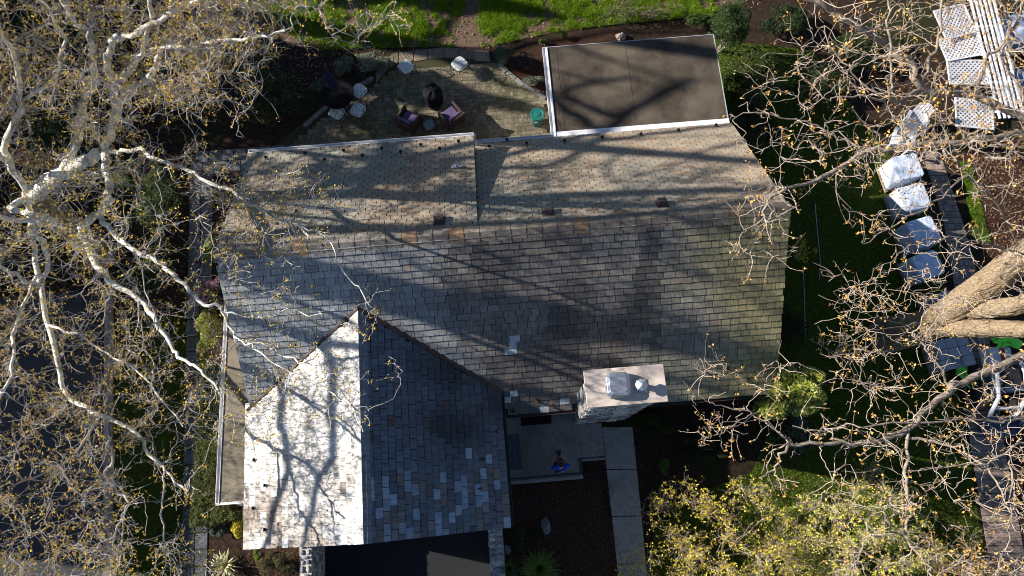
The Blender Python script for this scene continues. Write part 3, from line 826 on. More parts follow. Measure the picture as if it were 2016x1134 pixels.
# retaining walls of the garage drive: rounded field stones in mortar
def retaining(x0, x1, label, face):
    t = empty('retaining_wall', ((x0 + x1) / 2, -10, 0))
    tag(t, label, 'wall', 'retaining walls of the garage drive')
    ztop = .30
    co = MB(); 
    co.solid([(x0, -7.38, -1.5), (x1, -7.38, -1.5), (x1, -7.38, ztop), (x0, -7.38, ztop), (x0, -16, -.6), (x1, -16, -.6), (x1, -16, .12), (x0, -16, .12)],
             [(0, 1, 2, 3), (7, 6, 5, 4), (0, 4, 5, 1), (1, 5, 6, 2), (2, 6, 7, 3), (3, 7, 4, 0)])
    co.build('mortar_core', MATS['mortar'], t)
    def blob(c, r, flat):
        n = rnd.randint(6, 8); m = MB(); V = []; F = []
        for j, (s, q) in enumerate(((1.0, 0), (.86, .6), (.45, 1))):
            for k in range(n):
                a = 2 * math.pi * k / n + .3 * j
                V.append((math.cos(a) * r[0] * s * (1 + .1 * math.sin(3 * a + c[1] * 9)), math.sin(a) * r[1] * s, q * flat))
        for j in range(2):
            for k in range(n): F.append((j * n + k, j * n + (k + 1) % n, (j + 1) * n + (k + 1) % n, (j + 1) * n + k))
        F.append(tuple(2 * n + k for k in range(n)))
        return V, F
    y = -7.45
    while y > -13:
        L = rnd.uniform(.12, .26)
        zt = ztop + (y + 7.38) / 8.6 * .18
        nx = rnd.choice((1, 2, 2)); wx_ = (x1 - x0) / nx
        for k in range(nx):
            V, F = blob((0, y), (wx_ / 2 * .86, L / 2 * .9), rnd.uniform(.03, .07))
            v = rnd.uniform(.75, 1.2); tt = rnd.choice(stc)
            MB().solid([(p[0] + x0 + wx_ * (k + .5), p[1] + y - L / 2, p[2] + zt) for p in V], F, tint=tuple(q * v for q in tt)).build('stone', MATS['field_stone'], t, tint=True, smooth=True)
        y -= L
    xf = x1 if face > 0 else x0
    z = -1.25
    while z < .25:
        y = -7.45; 
        while y > -11:
            L = rnd.uniform(.18, .34); h = .22
            V, F = blob((0, y), (L / 2 * .9, h / 2 * .88), rnd.uniform(.02, .05))
            v = rnd.uniform(.6, 1.0); tt = rnd.choice(stc)
            VV = [(xf + face * p[2], y - L / 2 - face * p[0], z + p[1] + h / 2) for p in V]
            MB().solid(VV, [tuple(f) for f in F], tint=tuple(q * v for q in tt)).build('stone', MATS['field_stone'], t, tint=True, smooth=True)
            y -= L
        z += .225
retaining(.50, .88, 'sunlit stone retaining wall on the left of the garage drive', 1)
retaining(6.54, 6.98, 'shaded stone retaining wall on the right of the garage drive', -1)
# ------------------------------------------------------------------ vegetation tools
def unit(a): return a / (np.linalg.norm(a, axis=-1, keepdims=True) + 1e-9)
def tubes(P, Rr, sides):
    """P (N,K,3) polylines, Rr (N,K) radii -> V,F"""
    N, K, _ = P.shape
    T = np.empty_like(P); T[:, 1:-1] = P[:, 2:] - P[:, :-2]; T[:, 0] = P[:, 1] - P[:, 0]; T[:, -1] = P[:, -1] - P[:, -2]
    T = unit(T)
    ref = np.where(np.abs(T[:, :1, 2:3]) > .8, np.array([1., 0, 0]), np.array([0, 0, 1.]))
    U = unit(np.cross(T, np.broadcast_to(ref, T.shape))); W = np.cross(T, U)
    a = np.arange(sides) * 2 * np.pi / sides
    V = P[:, :, None, :] + Rr[:, :, None, None] * (U[:, :, None, :] * np.cos(a)[None, None, :, None] + W[:, :, None, :] * np.sin(a)[None, None, :, None])
    idx = np.arange(N * K * sides).reshape(N, K, sides)
    A = idx[:, :-1, :]; B = np.roll(A, -1, 2); D = idx[:, 1:, :]; C_ = np.roll(D, -1, 2)
    F = np.stack([A, B, C_, D], -1).reshape(-1, 4)
    return V.reshape(-1, 3), F
def leaves(C_, size, tintA, tintB, flat=.5, aspect=.55, tint_t=None, curl=.25):
    """folded diamond leaf at each centre"""
    n = len(C_)
    d = unit(rng.normal(size=(n, 3)) * np.array([1, 1, flat]))
    up = unit(rng.normal(size=(n, 3)) * .55 + np.array([0, 0, 1.]))
    s = unit(np.cross(d, up)); u = np.cross(s, d)
    sz = (size * rng.uniform(.6, 1.35, n))[:, None]
    V = np.stack([C_ - d * sz, C_ + s * sz * aspect + u * sz * curl, C_ + d * sz, C_ - s * sz * aspect + u * sz * curl], 1).reshape(-1, 3)
    F = np.concatenate([np.stack([np.arange(n) * 4, np.arange(n) * 4 + 1, np.arange(n) * 4 + 2], 1), np.stack([np.arange(n) * 4, np.arange(n) * 4 + 2, np.arange(n) * 4 + 3], 1)])
    t = rng.random(n) if tint_t is None else np.clip(tint_t + rng.normal(0, .15, n), 0, 1)
    col = np.array(tintA)[None] * (1 - t[:, None]) + np.array(tintB)[None] * t[:, None]
    col *= rng.uniform(.7, 1.3, (n, 1))
    return V, F, np.repeat(col, 4, 0)
def foliage(name, C_, size, a, b, parent, m='leaf', stuff=True, **k):
    V, F, T = leaves(C_, size, a, b, **k)
    o = mesh_np(name, V, F, MATS[m], parent, tint=T)
    if stuff: o['kind'] = 'stuff'
    return o
def spline(pts, n):
    """Catmull-Rom resampling of (k,3) points (and an optional radius column)"""
    P = np.array(pts, float); P = np.vstack([2 * P[0] - P[1], P, 2 * P[-1] - P[-2]])
    k = len(P) - 3; t = np.linspace(0, k - 1e-6, n); i = t.astype(int); f = (t - i)[:, None]
    p0, p1, p2, p3 = P[i], P[i + 1], P[i + 2], P[i + 3]
    return .5 * (2 * p1 + (p2 - p0) * f + (2 * p0 - 5 * p1 + 4 * p2 - p3) * f ** 2 + (3 * p1 - p0 - 3 * p2 + p3) * f ** 3)

class Tree:
    def __init__(s, root, limb_mat, twig_mat):
        s.root = root; s.lm = limb_mat; s.tm = twig_mat
        s.np_ = []; s.nr = []; s.nt = []
    def limb(s, pts, r0, r1, name='limb', n=None, wob=.03, sides=10, m=None, flare=0):
        pts = np.array(pts, float); n = n or max(6, len(pts) * 4)
        P = spline(pts, n)
        t = np.linspace(0, 1, n)
        P[1:-1] += rng.normal(0, wob, (n - 2, 3)) * np.array([1, 1, .6])
        rr = (r0 + (r1 - r0) * t) * (1 + rng.normal(0, .035, n))
        if flare: rr = rr * (1 + flare * np.exp(-t * 14))
        V, F = tubes(P[None], rr[None], sides)
        o = mesh_np(name, V, F, MATS[m or s.lm], s.root, smooth=True)
        T = unit(np.gradient(P, axis=0))
        s.np_ += list(P); s.nr += list(rr); s.nt += list(T)
        return o
    def fill(s, targets, rmax=.035, K=8, wig=.05, minr=.006, name='branch', taper=.35, sides=5):
        nodes = np.array(s.np_); nr = np.array(s.nr); nt = np.array(s.nt)
        d0 = np.array([((nodes - t) ** 2).sum(1).min() for t in targets])
        order = np.argsort(d0)
        allP = []; allR = []
        cap = len(nodes) + len(targets) * K
        NP = np.empty((cap, 3)); NR = np.empty(cap); NT = np.empty((cap, 3)); c = len(nodes)
        NP[:c] = nodes; NR[:c] = nr; NT[:c] = nt
        tt = np.linspace(0, 1, K)[:, None]
        for i in order:
            t = targets[i]; dd = ((NP[:c] - t) ** 2).sum(1) * (1 + .06 / (NR[:c] + .01)) 
            j = int(np.argmin(dd)); A = NP[j]; L = np.linalg.norm(t - A)
            if L < .12: continue
            mid = A + NT[j] * L * .45 + rng.normal(0, .12 * L, 3)
            P = (1 - tt) ** 2 * A + 2 * tt * (1 - tt) * mid + tt ** 2 * t
            P[1:-1] += rng.normal(0, wig * L ** .5, (K - 2, 3))
            r0 = min(NR[j] * .75, rmax, .008 + .012 * L); r1 = max(minr, r0 * taper)
            r0 = max(r0, minr * 1.2)
            R1 = np.linspace(r0, r1, K)
            allP.append(P); allR.append(R1)
            NP[c:c + K] = P; NR[c:c + K] = R1; NT[c:c + K] = unit(np.gradient(P, axis=0)); c += K
        V, F = tubes(np.array(allP), np.array(allR), sides)
        o = mesh_np(name, V, F, MATS[s.tm], s.root, smooth=True); o['kind'] = 'stuff'
        s.bp = np.concatenate(allP); s.bt = np.concatenate([unit(np.gradient(p, axis=0)) for p in allP]); s.br = np.concatenate(allR)
        s.tips = np.array([p[-1] for p in allP])
    def twigs(s, n, ln=(.2, .6), r=.0065, spurs=2.0, keep=None, name='twig', K=5, zig=.35, up=.15, src=None, srct=None):
        bp, bt = (s.bp, s.bt) if src is None else (src, srct)
        i = rng.integers(0, len(bp), n); A = bp[i]
        if keep is not None:
            k = keep(A); A = A[k]; i = i[k]
        n = len(A)
        d = unit(bt[i] * .6 + rng.normal(size=(n, 3)) * .8 + np.array([0, 0, up]))
        L = rng.uniform(*ln, n)[:, None]
        P = np.empty((n, K, 3)); P[:, 0] = A
        cur = d
        for k in range(1, K):
            cur = unit(cur + rng.normal(size=(n, 3)) * zig + np.array([0, 0, up * .3]))
            P[:, k] = P[:, k - 1] + cur * L / (K - 1)
        R1 = np.linspace(1, .6, K)[None] * r * rng.uniform(.8, 1.3, (n, 1))
        V, F = tubes(P, R1, 3)
        # spurs
        m = int(n * spurs); j = rng.integers(0, n, m); k = rng.integers(1, K, m)
        B = P[j, k]; dd = unit((P[j, k] - P[j, k - 1]) / (L[j] / (K - 1)) * .7 + rng.normal(size=(m, 3)) * .75 + np.array([0, 0, up]))
        l2 = rng.uniform(.06, .24, m)[:, None]
        Q = np.stack([B, B + dd * l2 * .5 + rng.normal(size=(m, 3)) * .012, B + unit(dd + rng.normal(size=(m, 3)) * .4) * l2], 1)
        V2, F2 = tubes(Q, np.tile(np.array([1, .9, .7]) * r * .75, (m, 1)), 3)
        o = mesh_np(name, np.concatenate([V, V2]), np.concatenate([F, F2 + len(V)]), MATS[s.tm], s.root); o['kind'] = 'stuff'
        s.ends = np.concatenate([P[:, -1], Q[:, -1], P[:, 2][::3]])
    def buds(s, frac, size, a, b, cluster=2, name='bud', spread=.02):
        E = s.ends[rng.random(len(s.ends)) < frac]
        C_ = np.repeat(E, cluster, 0) + rng.normal(0, spread, (len(E) * cluster, 3))
        foliage(name, C_, size, a, b, s.root, 'bud', flat=1.0, aspect=.6)

def GV(px, py, z):
    """vectorised G"""
    D = np.stack([(px - 1008) / FPX, -(py - 567) / FPX, -np.ones_like(px)], -1) @ CR.T
    return CAM + D * ((z - CAM[2]) / D[:, 2])[:, None]
def cloud(n, x0, x1, y0, y1, z0, z1, dens=None):
    px = rng.uniform(x0, x1, n); py = rng.uniform(y0, y1, n); z = rng.uniform(z0, z1, n)
    if dens is not None:
        k = rng.random(n) < dens(px, py); px, py, z = px[k], py[k], z[k]
    return GV(px, py, z)
def L3(*p): return [G(*q) for q in p]

# ------------------------------------------------------------------ the pale sycamore on the left
rt = empty('sycamore_tree', G(200, 500))
tag(rt, 'pale barked sycamore with bare twigs and yellow buds overhanging the roof', 'tree')
T = Tree(rt, 'bark_pale', 'bark_twig')
T.limb(L3((200, 500, 0), (165, 472, 1.2), (110, 425, 2.7), (60, 385, 4.1)), .42, .33, 'trunk', 20, .02, 16, 'bark_lower', flare=.35)
T.limb(L3((62, 387, 4.0), (90, 362, 4.7), (120, 343, 5.3), (165, 316, 6.0), (206, 297, 6.6)), .27, .15, n=22, sides=14)
T.limb(L3((206, 297, 6.6), (222, 250, 7.3), (247, 183, 8.4), (268, 173, 8.8), (293, 155, 9.3), (310, 130, 9.8), (321, 93, 10.3), (363, 93, 10.6), (405, 85, 11), (487, 74, 11.4), (560, 60, 11.6)), 0.105, 0.024)
T.limb(L3((222, 250, 7.3), (226, 176, 8.6), (214, 141, 9.2), (213, 102, 9.8), (229, 76, 10.2), (261, 69, 10.5), (300, 46, 10.9), (339, 25, 11.3), (374, 7, 11.6), (440, -30, 12)), 0.098, 0.040)
T.limb(L3((226, 190, 8.4), (232, 165, 8.9), (254, 141, 9.4), (278, 102, 10), (293, 56, 10.6), (300, 32, 11), (290, -40, 11.6)), 0.070, 0.040)
T.limb(L3((120, 343, 5.3), (150, 282, 6.6), (158, 226, 7.6), (169, 190, 8.2), (187, 162, 8.8), (183, 116, 9.5), (176, 70, 10.2), (145, 39, 10.7), (110, -20, 11.4)), 0.112, 0.040)
T.limb(L3((206, 300, 6.6), (211, 330, 7.0), (215, 385, 7.6), (198, 418, 8.0), (170, 440, 8.3), (159, 458, 8.5), (190, 515, 8.9), (219, 553, 9.1), (254, 578, 9.3), (293, 606, 9.5), (310, 635, 9.7), (339, 680, 9.9), (363, 709, 10), (399, 733, 10.1), (430, 770, 10.2)), 0.105, 0.020, n=50)
T.limb(L3((198, 425, 8.0), (226, 465, 8.4), (261, 490, 8.7), (300, 511, 8.9), (335, 536, 9.1), (370, 567, 9.2), (399, 599, 9.3), (430, 606, 9.3), (455, 642, 9.3), (476, 670, 9.3), (518, 680, 9.3), (560, 700, 9.3), (620, 720, 9.4)), 0.063, 0.016)
T.limb(L3((206, 298, 6.6), (229, 297, 6.9), (272, 296, 7.4), (317, 317, 7.8), (374, 335, 8.1), (423, 363, 8.4), (453, 377, 8.6), (506, 409, 8.8), (552, 430, 9), (587, 444, 9.1), (608, 472, 9.2)), 0.059, 0.022)
T.limb(L3((506, 409, 8.8), (560, 400, 9.0), (640, 412, 9.2), (740, 412, 9.5)), 0.021, 0.012)
T.limb(L3((430, 606, 9.3), (500, 625, 9.4), (540, 618, 9.4), (600, 615, 9.5), (680, 640, 9.6)), 0.021, 0.012)
T.limb(L3((476, 670, 9.3), (520, 700, 9.5), (600, 745, 9.5), (680, 790, 9.6), (715, 850, 9.7)), 0.021, 0.012)
T.limb(L3((587, 444, 9.1), (640, 470, 9.3), (680, 540, 9.4), (720, 590, 9.5)), 0.017, 0.012)
T.limb(L3((60, 388, 4.2), (62, 450, 4.4), (75, 540, 4.6), (95, 640, 4.8), (120, 734, 5.1), (134, 780, 5.3), (166, 801, 5.6), (205, 819, 5.75), (243, 836, 6.0), (272, 854, 6.15), (286, 886, 6.2), (317, 914, 6.25), (332, 932, 6.3), (370, 967, 6.4)), 0.083, 0.023, n=46)
T.limb(L3((205, 819, 5.75), (212, 860, 5.9), (222, 907, 6), (208, 931, 6.1), (226, 960, 6.2), (254, 984, 6.3), (236, 1027, 6.4), (222, 1080, 6.5), (219, 1150, 6.6)), 0.043, 0.016, m='bark_twig')
T.limb(L3((325, 925, 6.3), (321, 998, 6.4), (323, 1051, 6.5), (307, 1097, 6.6), (285, 1160, 6.7)), 0.025, 0.012, m='bark_twig')
T.limb(L3((197, 820, 5.7), (152, 886, 5.9), (116, 917, 6), (53, 946, 6.2), (0, 960, 6.4), (-60, 985, 6.6)), 0.032, 0.014, m='bark_twig')
T.limb(L3((60, 386, 4.2), (20, 410, 5), (106, 436, 7), (40, 432, 7.6), (0, 430, 8), (-120, 420, 9)), 0.105, 0.048)
T.limb(L3((62, 440, 4.4), (90, 500, 6.4), (81, 560, 7.6), (53, 553, 8), (0, 522, 8.6), (-80, 480, 9.2)), 0.070, 0.024)
T.limb(L3((60, 384, 4.2), (10, 300, 6), (40, 200, 8), (20, 100, 10), (-40, 20, 11.5)), 0.112, 0.032)
T.limb(L3((20, 320, 5.8), (-60, 260, 7.5), (-160, 180, 9.5), (-260, 120, 11)), 0.084, 0.032)
T.limb(L3((75, 540, 4.6), (30, 640, 6.8), (20, 740, 8.6), (-40, 840, 9.2)), 0.049, 0.024)
T.limb(L3((95, 640, 4.8), (150, 660, 5.8), (220, 700, 6.4), (300, 760, 7), (360, 840, 7.4)), 0.035, 0.016)
T.limb(L3((40, 200, 8), (110, 150, 9.2), (120, 60, 10.5), (60, -20, 11.5)), 0.049, 0.024)
def dl(px, py): return np.clip((470 + 60 * np.sin(py / 90) - px) / 220, .05, 1) * np.where(py < 260, 1.0, np.where(py < 620, .62, .78))
tg = np.concatenate([
    cloud(1500, -260, 520, -90, 560, 7.0, 12.0, dl), cloud(1150, -260, 500, 560, 1180, 5.6, 8.6, dl),
    cloud(520, 330, 660, -60, 220, 9.5, 12, lambda x, y: np.clip((680 - x - y * .9) / 300, 0, 1)),
    cloud(110, 420, 700, 330, 520, 8.6, 9.8, lambda x, y: np.clip((720 - x) / 260, .1, 1)),
    cloud(80, 430, 800, 560, 860, 9, 10.2, lambda x, y: np.clip((830 - x) / 330, 0, 1)),
    cloud(10, 690, 830, 20, 110, 10.5, 11.5)])
T.fill(tg, rmax=.026, wig=.04, minr=.0058)
T.twigs(8600, (.25, .7), .0055, 1.7, zig=.28)
T.buds(.62, .024, (.50, .30, .05), (.80, .60, .09), 3, spread=.03)
sb = T.ends[rng.permutation(len(T.ends))[:110]]
me = None
for q in sb:
    if me is None:
        b = MB().lathe((0, 0, 0), [(.006, -.034), (.024, -.024), (.034, 0), (.024, .024), (.006, .034)], 8); o = b.build('seed_ball', MATS['seed'], rt, smooth=True); me = o.data
    else:
        o = bpy.data.objects.new('seed_ball', me); COL.objects.link(o); adopt(o, rt)
    o.location = q + np.array([0, 0, -.04])

# ------------------------------------------------------------------ the big tree on the right
rt = empty('maple_tree', G(1745, 660))
tag(rt, 'massive tan barked tree with orange buds standing over the brick path', 'tree')
T = Tree(rt, 'bark_grey', 'twig_tan')
def rough_limb(T, pts, r0, r1, name, n=110, sides=56, flare=0):
    P = spline(np.array(pts, float), n); t = np.linspace(0, 1, n); rr = r0 + (r1 - r0) * t
    if flare: rr = rr * (1 + flare * np.exp(-t * 14))
    V, F = tubes(P[None], rr[None], sides); V = V.reshape(n, sides, 3); ln = np.concatenate([[0], np.cumsum(np.linalg.norm(np.diff(P, axis=0), axis=1))])
    for i in range(n):
        for k in range(sides):
            a = 2 * math.pi * k / sides; o = Vector((math.cos(a) * 4.2 * rr[i] / .4, math.sin(a) * 4.2 * rr[i] / .4, ln[i] * 1.1))
            d = 1 - abs(mnoise.noise(o * 1.6)) * 2; e = mnoise.noise(o * .35)
            V[i, k] = P[i] + (V[i, k] - P[i]) * (1 + .10 * (d - .5) * .4 / rr[i] + .10 * e + .04 * mnoise.noise(o * 4))
    mesh_np(name, V.reshape(-1, 3), F, MATS['bark_tan'], T.root, smooth=True)
    T.np_ += list(P); T.nr += list(rr); T.nt += list(unit(np.gradient(P, axis=0)))
rough_limb(T, L3((1745, 660, 0), (1790, 650, 1.5), (1850, 628, 3.2), (1900, 592, 4.6), (1955, 550, 5.8), (2010, 505, 6.8), (2090, 450, 8), (2200, 380, 10)), .52, .24, 'trunk', flare=.25)
rough_limb(T, L3((1840, 642, 2.8), (1890, 646, 4.0), (1950, 647, 5.2), (2016, 649, 6.2), (2120, 650, 7.5), (2240, 650, 9)), .29, .15, 'limb')
rough_limb(T, L3((1890, 608, 4.0), (1960, 606, 5.4), (2016, 598, 6.3), (2140, 555, 8), (2260, 520, 10)), .30, .16, 'limb')
for (q, r, e) in (((2200, 380, 10), .24, [(2, 1.2, 2.5), (3.2, 2.8, 5.2), (3.8, 3.2, 8)]), ((2240, 650, 9), .15, [(1.6, -.6, 1.8), (3.2, -1.6, 3.6), (4.4, -2.6, 5.4)]), ((2260, 520, 10), .16, [(1.4, .2, 2.2), (2.6, -.3, 4.4), (3.0, .6, 6.8)])):
    p = G(*q); T.limb([p - np.array([.05, 0, .1])] + [p + np.array(v) for v in e], r, .03, n=26, sides=10)
T.limb(L3((2040, 480, 7.4), (2080, 360, 8.6), (2016, 272, 9.2), (1937, 275, 9.4), (1849, 282, 9.6), (1743, 295, 9.8), (1704, 300, 9.9), (1662, 328, 10), (1609, 353, 10.1), (1559, 370, 10.2), (1517, 392, 10.2), (1500, 430, 10.2), (1470, 452, 10.2)), 0.099, 0.015, n=44)
T.limb(L3((1704, 300, 9.9), (1679, 282, 10), (1630, 265, 10.1), (1602, 243, 10.2), (1556, 233, 10.3), (1496, 222, 10.4), (1438, 224, 10.4)), 0.028, 0.011)
T.limb(L3((2080, 360, 8.6), (2040, 250, 9.4), (1919, 190, 9.8), (1813, 176, 10.1), (1796, 130, 10.4), (1743, 85, 10.7), (1694, 56, 11), (1644, 25, 11.2), (1598, 0, 11.4), (1520, -40, 11.6)), 0.093, 0.045, n=36)
T.limb(L3((1813, 176, 10.1), (1757, 198, 10.3), (1757, 155, 10.6), (1753, 106, 10.9), (1750, 35, 11.2), (1743, -30, 11.5)), 0.037, 0.019)
T.limb(L3((1813, 176, 10.1), (1824, 134, 10.4), (1849, 81, 10.8), (1856, 0, 11.2), (1850, -50, 11.4)), 0.037, 0.022)
T.limb(L3((1757, 198, 10.3), (1700, 165, 10.5), (1650, 110, 10.8), (1620, 60, 11)), 0.028, 0.011)
T.limb(L3((1743, 198, 10.3), (1680, 190, 10.5), (1620, 190, 10.6), (1570, 130, 10.8)), 0.025, 0.011)
T.limb(L3((1919, 190, 9.8), (1940, 120, 10.3), (1990, 60, 10.8), (1960, -20, 11.3)), 0.043, 0.022)
T.limb(L3((2040, 250, 9.4), (2000, 160, 10), (1975, 110, 10.4), (2010, 20, 11)), 0.043, 0.022)
T.limb(L3((2120, 660, 7.5), (2016, 700, 8), (1937, 734, 8.3), (1877, 759, 8.5), (1863, 773, 8.6), (1813, 822, 8.8), (1789, 843, 8.9), (1743, 865, 9), (1694, 875, 9.1), (1637, 873, 9.2), (1570, 873, 9.3), (1535, 896, 9.4), (1521, 924, 9.4), (1496, 942, 9.5)), 0.099, 0.015, n=40)
T.limb(L3((1789, 843, 8.9), (1785, 924, 9), (1785, 974, 9.1), (1792, 1009, 9.2), (1782, 1044, 9.3), (1799, 1080, 9.4), (1828, 1115, 9.5), (1840, 1160, 9.5)), 0.037, 0.019)
T.limb(L3((1782, 1044, 9.3), (1745, 1050, 9.4), (1708, 1058, 9.5), (1690, 1100, 9.6)), 0.019, 0.011)
T.limb(L3((1870, 757, 8.5), (1849, 723, 8.7), (1820, 687, 8.9), (1799, 652, 9.1)), 0.028, 0.022, name='broken_limb')
T.limb(L3((2120, 800, 8.3), (2016, 826, 8.6), (1955, 829, 8.8), (1884, 826, 9), (1796, 836, 9.2), (1669, 840, 9.4), (1630, 849, 9.5), (1560, 838, 9.5)), 0.031, 0.011)
T.limb(L3((1789, 863, 8.9), (1849, 872, 9), (1909, 893, 9.2), (1960, 950, 9.4), (1990, 1010, 9.5)), 0.031, 0.015)
T.limb(L3((2200, 700, 8.5), (2100, 850, 9), (2016, 870, 9.2), (1960, 905, 9.4), (1900, 915, 9.5), (1790, 928, 9.5)), 0.037, 0.011)
T.limb(L3((1985, 880, 9.2), (1990, 970, 9.4), (1985, 1060, 9.6), (1960, 1134, 9.7)), 0.019, 0.011)
T.limb(L3((1850, 628, 3.2), (1831, 638, 4), (1771, 636, 5), (1722, 624, 5.6), (1679, 606, 6), (1648, 582, 6.3)), 0.019, 0.009)
T.limb(L3((1831, 640, 4), (1799, 640, 4.8), (1708, 652, 5.6), (1619, 677, 6.2)), 0.019, 0.009)
T.limb(L3((2016, 500, 7), (1960, 400, 8.5), (1900, 350, 9.2), (1840, 400, 9.6), (1760, 440, 9.8), (1700, 480, 10)), 0.031, 0.011)
T.limb(L3((2016, 505, 7), (1950, 480, 8.4), (1880, 470, 9), (1800, 480, 9.4), (1740, 520, 9.6)), 0.028, 0.009)
T.limb(L3((1570, 873, 9.3), (1530, 850, 9.4), (1480, 815, 9.5), (1420, 800, 9.6), (1370, 780, 9.7)), 0.019, 0.009)
T.limb(L3((1480, 815, 9.5), (1440, 840, 9.6), (1400, 860, 9.7), (1375, 878, 9.8)), 0.012, 0.009)
tg = np.concatenate([
    cloud(480, 1560, 2120, -60, 330, 9.3, 12, lambda x, y: np.clip((x - 1530) / 200, .2, 1)),
    cloud(45, 1450, 1620, 130, 460, 9.7, 10.8), cloud(30, 1440, 1560, 350, 520, 9.7, 10.5),
    cloud(170, 1600, 2060, 330, 620, 8, 10.5, lambda x, y: np.clip((x - 1560) / 330, .1, .9)),
    cloud(60, 1620, 1860, 540, 720, 5, 9.2), G(2220, 520, 11) + rng.normal(0, 1, (90, 3)) * np.array([2.6, 3.0, 1.8]) + np.array([2.5, 0, 3]),
    cloud(270, 1500, 2080, 690, 1000, 8, 10.3, lambda x, y: np.clip((x - 1450) / 300, .25, .9)),
    cloud(26, 1370, 1540, 690, 880, 9, 10.2),
    cloud(110, 1640, 2080, 960, 1180, 8.4, 10.2)])
T.fill(tg, rmax=.02, wig=.03, minr=.0055)
T.twigs(1900, (.25, .75), .0060, 1.5, zig=.24)
T.buds(.38, .030, (.58, .30, .08), (.72, .45, .14), 3, spread=.03)
# ------------------------------------------------------------------ shrubs, hedges, grass
def blobs(c, rx, ry, h, n, k, shell=.75, z0=.05, sub=.42):
    """n points near the surfaces of k sub-blobs that make up one bush"""
    ph = rng.uniform(0, 2 * np.pi, k); rr = np.sqrt(rng.random(k)) * .72; zz = rng.random(k)
    B = np.stack([np.cos(ph) * rr * rx, np.sin(ph) * rr * ry, z0 + h * (.25 + .55 * zz * (1 - .5 * rr ** 2))], 1)
    s = rng.uniform(.6, 1.15, k) * sub
    i = rng.integers(0, k, n); d = unit(rng.normal(size=(n, 3))); d[:, 2] = np.where(d[:, 2] < -.3, -d[:, 2], d[:, 2])
    q = shell + (1 - shell) * rng.random(n) ** .5
    P = B[i] + d * (q * s[i])[:, None] * np.array([rx, ry, h * .62])
    P[:, 2] = np.maximum(P[:, 2], .02)
    return P + np.array([c[0], c[1], 0]), B + np.array([c[0], c[1], 0]), (i % 7) / 7.
def shrub(name, label, px, py, rx, ry, h, n, size, ca, cb, cat='shrub', k=12, m='leaf', group=None, stems=9, stem_m='twig_tan', sub=.42, flower=None, zc=None, fname='foliage'):
    c = G(px, py, (zc if zc is not None else h * .6)); c[2] = 0
    t = empty(name, c); tag(t, label, cat, group)
    P, B, ti = blobs(c, rx, ry, h, n, k, sub=sub)
    foliage(fname, P, size, ca, cb, t, m, tint_t=ti)
    st = np.stack([np.stack([c + rng.normal(0, .05, 3) * np.array([1, 1, 0]), c + (b - c) * .5 + rng.normal(0, .05, 3), b]) for b in B[:stems]])
    V, F = tubes(st, np.tile([.018, .013, .006], (len(st), 1)), 5)
    for q in range(len(st)):
        mesh_np('stem', V[q * 15:(q + 1) * 15], F[:10], MATS[stem_m], t)
    if flower:
        fc1, fc2, fn, fs = flower
        Q = P[P[:, 2] > h * .45]; Q = Q[rng.permutation(len(Q))[:fn]] + np.array([0, 0, size * .8])
        foliage('flower', np.repeat(Q, 3, 0) + rng.normal(0, fs * .7, (len(Q) * 3, 3)), fs, fc1, fc2, t, 'bud', flat=1, aspect=.8)
    return t

DG = (.016, .030, .008); MG = (.045, .075, .015); LG = (.09, .14, .025); YG = (.20, .22, .035)
# west side
shrub('dark_shrub', 'dark green broadleaf shrub between sycamore trunk and west walk', 300, 400, 1.0, 1.5, 1.5, 7000, .035, DG, LG, k=20)
shrub('dark_shrub', 'dark evergreen shrub left of the west walk, lower of the pair', 295, 520, .85, 1.3, 1.3, 5000, .035, DG, MG, k=18)
shrub('ivy_bush', 'green ivy mound beside the pale sycamore limb', 245, 345, .75, .8, 1.0, 4000, .035, DG, LG, k=14)
shrub('dark_shrub', 'low dark shrub under the sycamore crown at upper left', 120, 240, 1.9, 1.6, 1.2, 6000, .04, DG, MG, k=22)
shrub('dark_shrub', 'dark shrub behind the sycamore at the top edge left', 330, 130, 1.8, 1.5, 1.4, 6000, .04, DG, MG, k=22)
shrub('dark_shrub', 'dark shrub left of the patio seats under twigs', 530, 190, 1.3, 1.1, 1.2, 5000, .035, DG, MG, k=18)
shrub('dark_shrub', 'dark shrub at the upper left corner under the crown', 60, 60, 2.4, 2.0, 1.6, 6000, .045, DG, MG, k=22)
shrub('bright_shrub', 'bright yellow green shrub at the west end of the ridge', 414, 495, .28, .55, 1.0, 1500, .04, (.10, .20, .02), (.26, .38, .04), k=8)
shrub('azalea', 'azalea with pink flowers against the west porch, upper clump', 412, 570, .45, .55, 1.0, 2200, .028, (.05, .09, .02), (.20, .22, .06), k=12, flower=((.50, .16, .44), (.66, .30, .60), 150, .03))
shrub('azalea', 'yellow green azalea with few pink flowers beside the white gutter', 408, 652, .50, .85, 1.1, 4200, .028, (.14, .17, .025), (.34, .36, .08), k=16, flower=((.50, .16, .44), (.66, .30, .60), 35, .03))
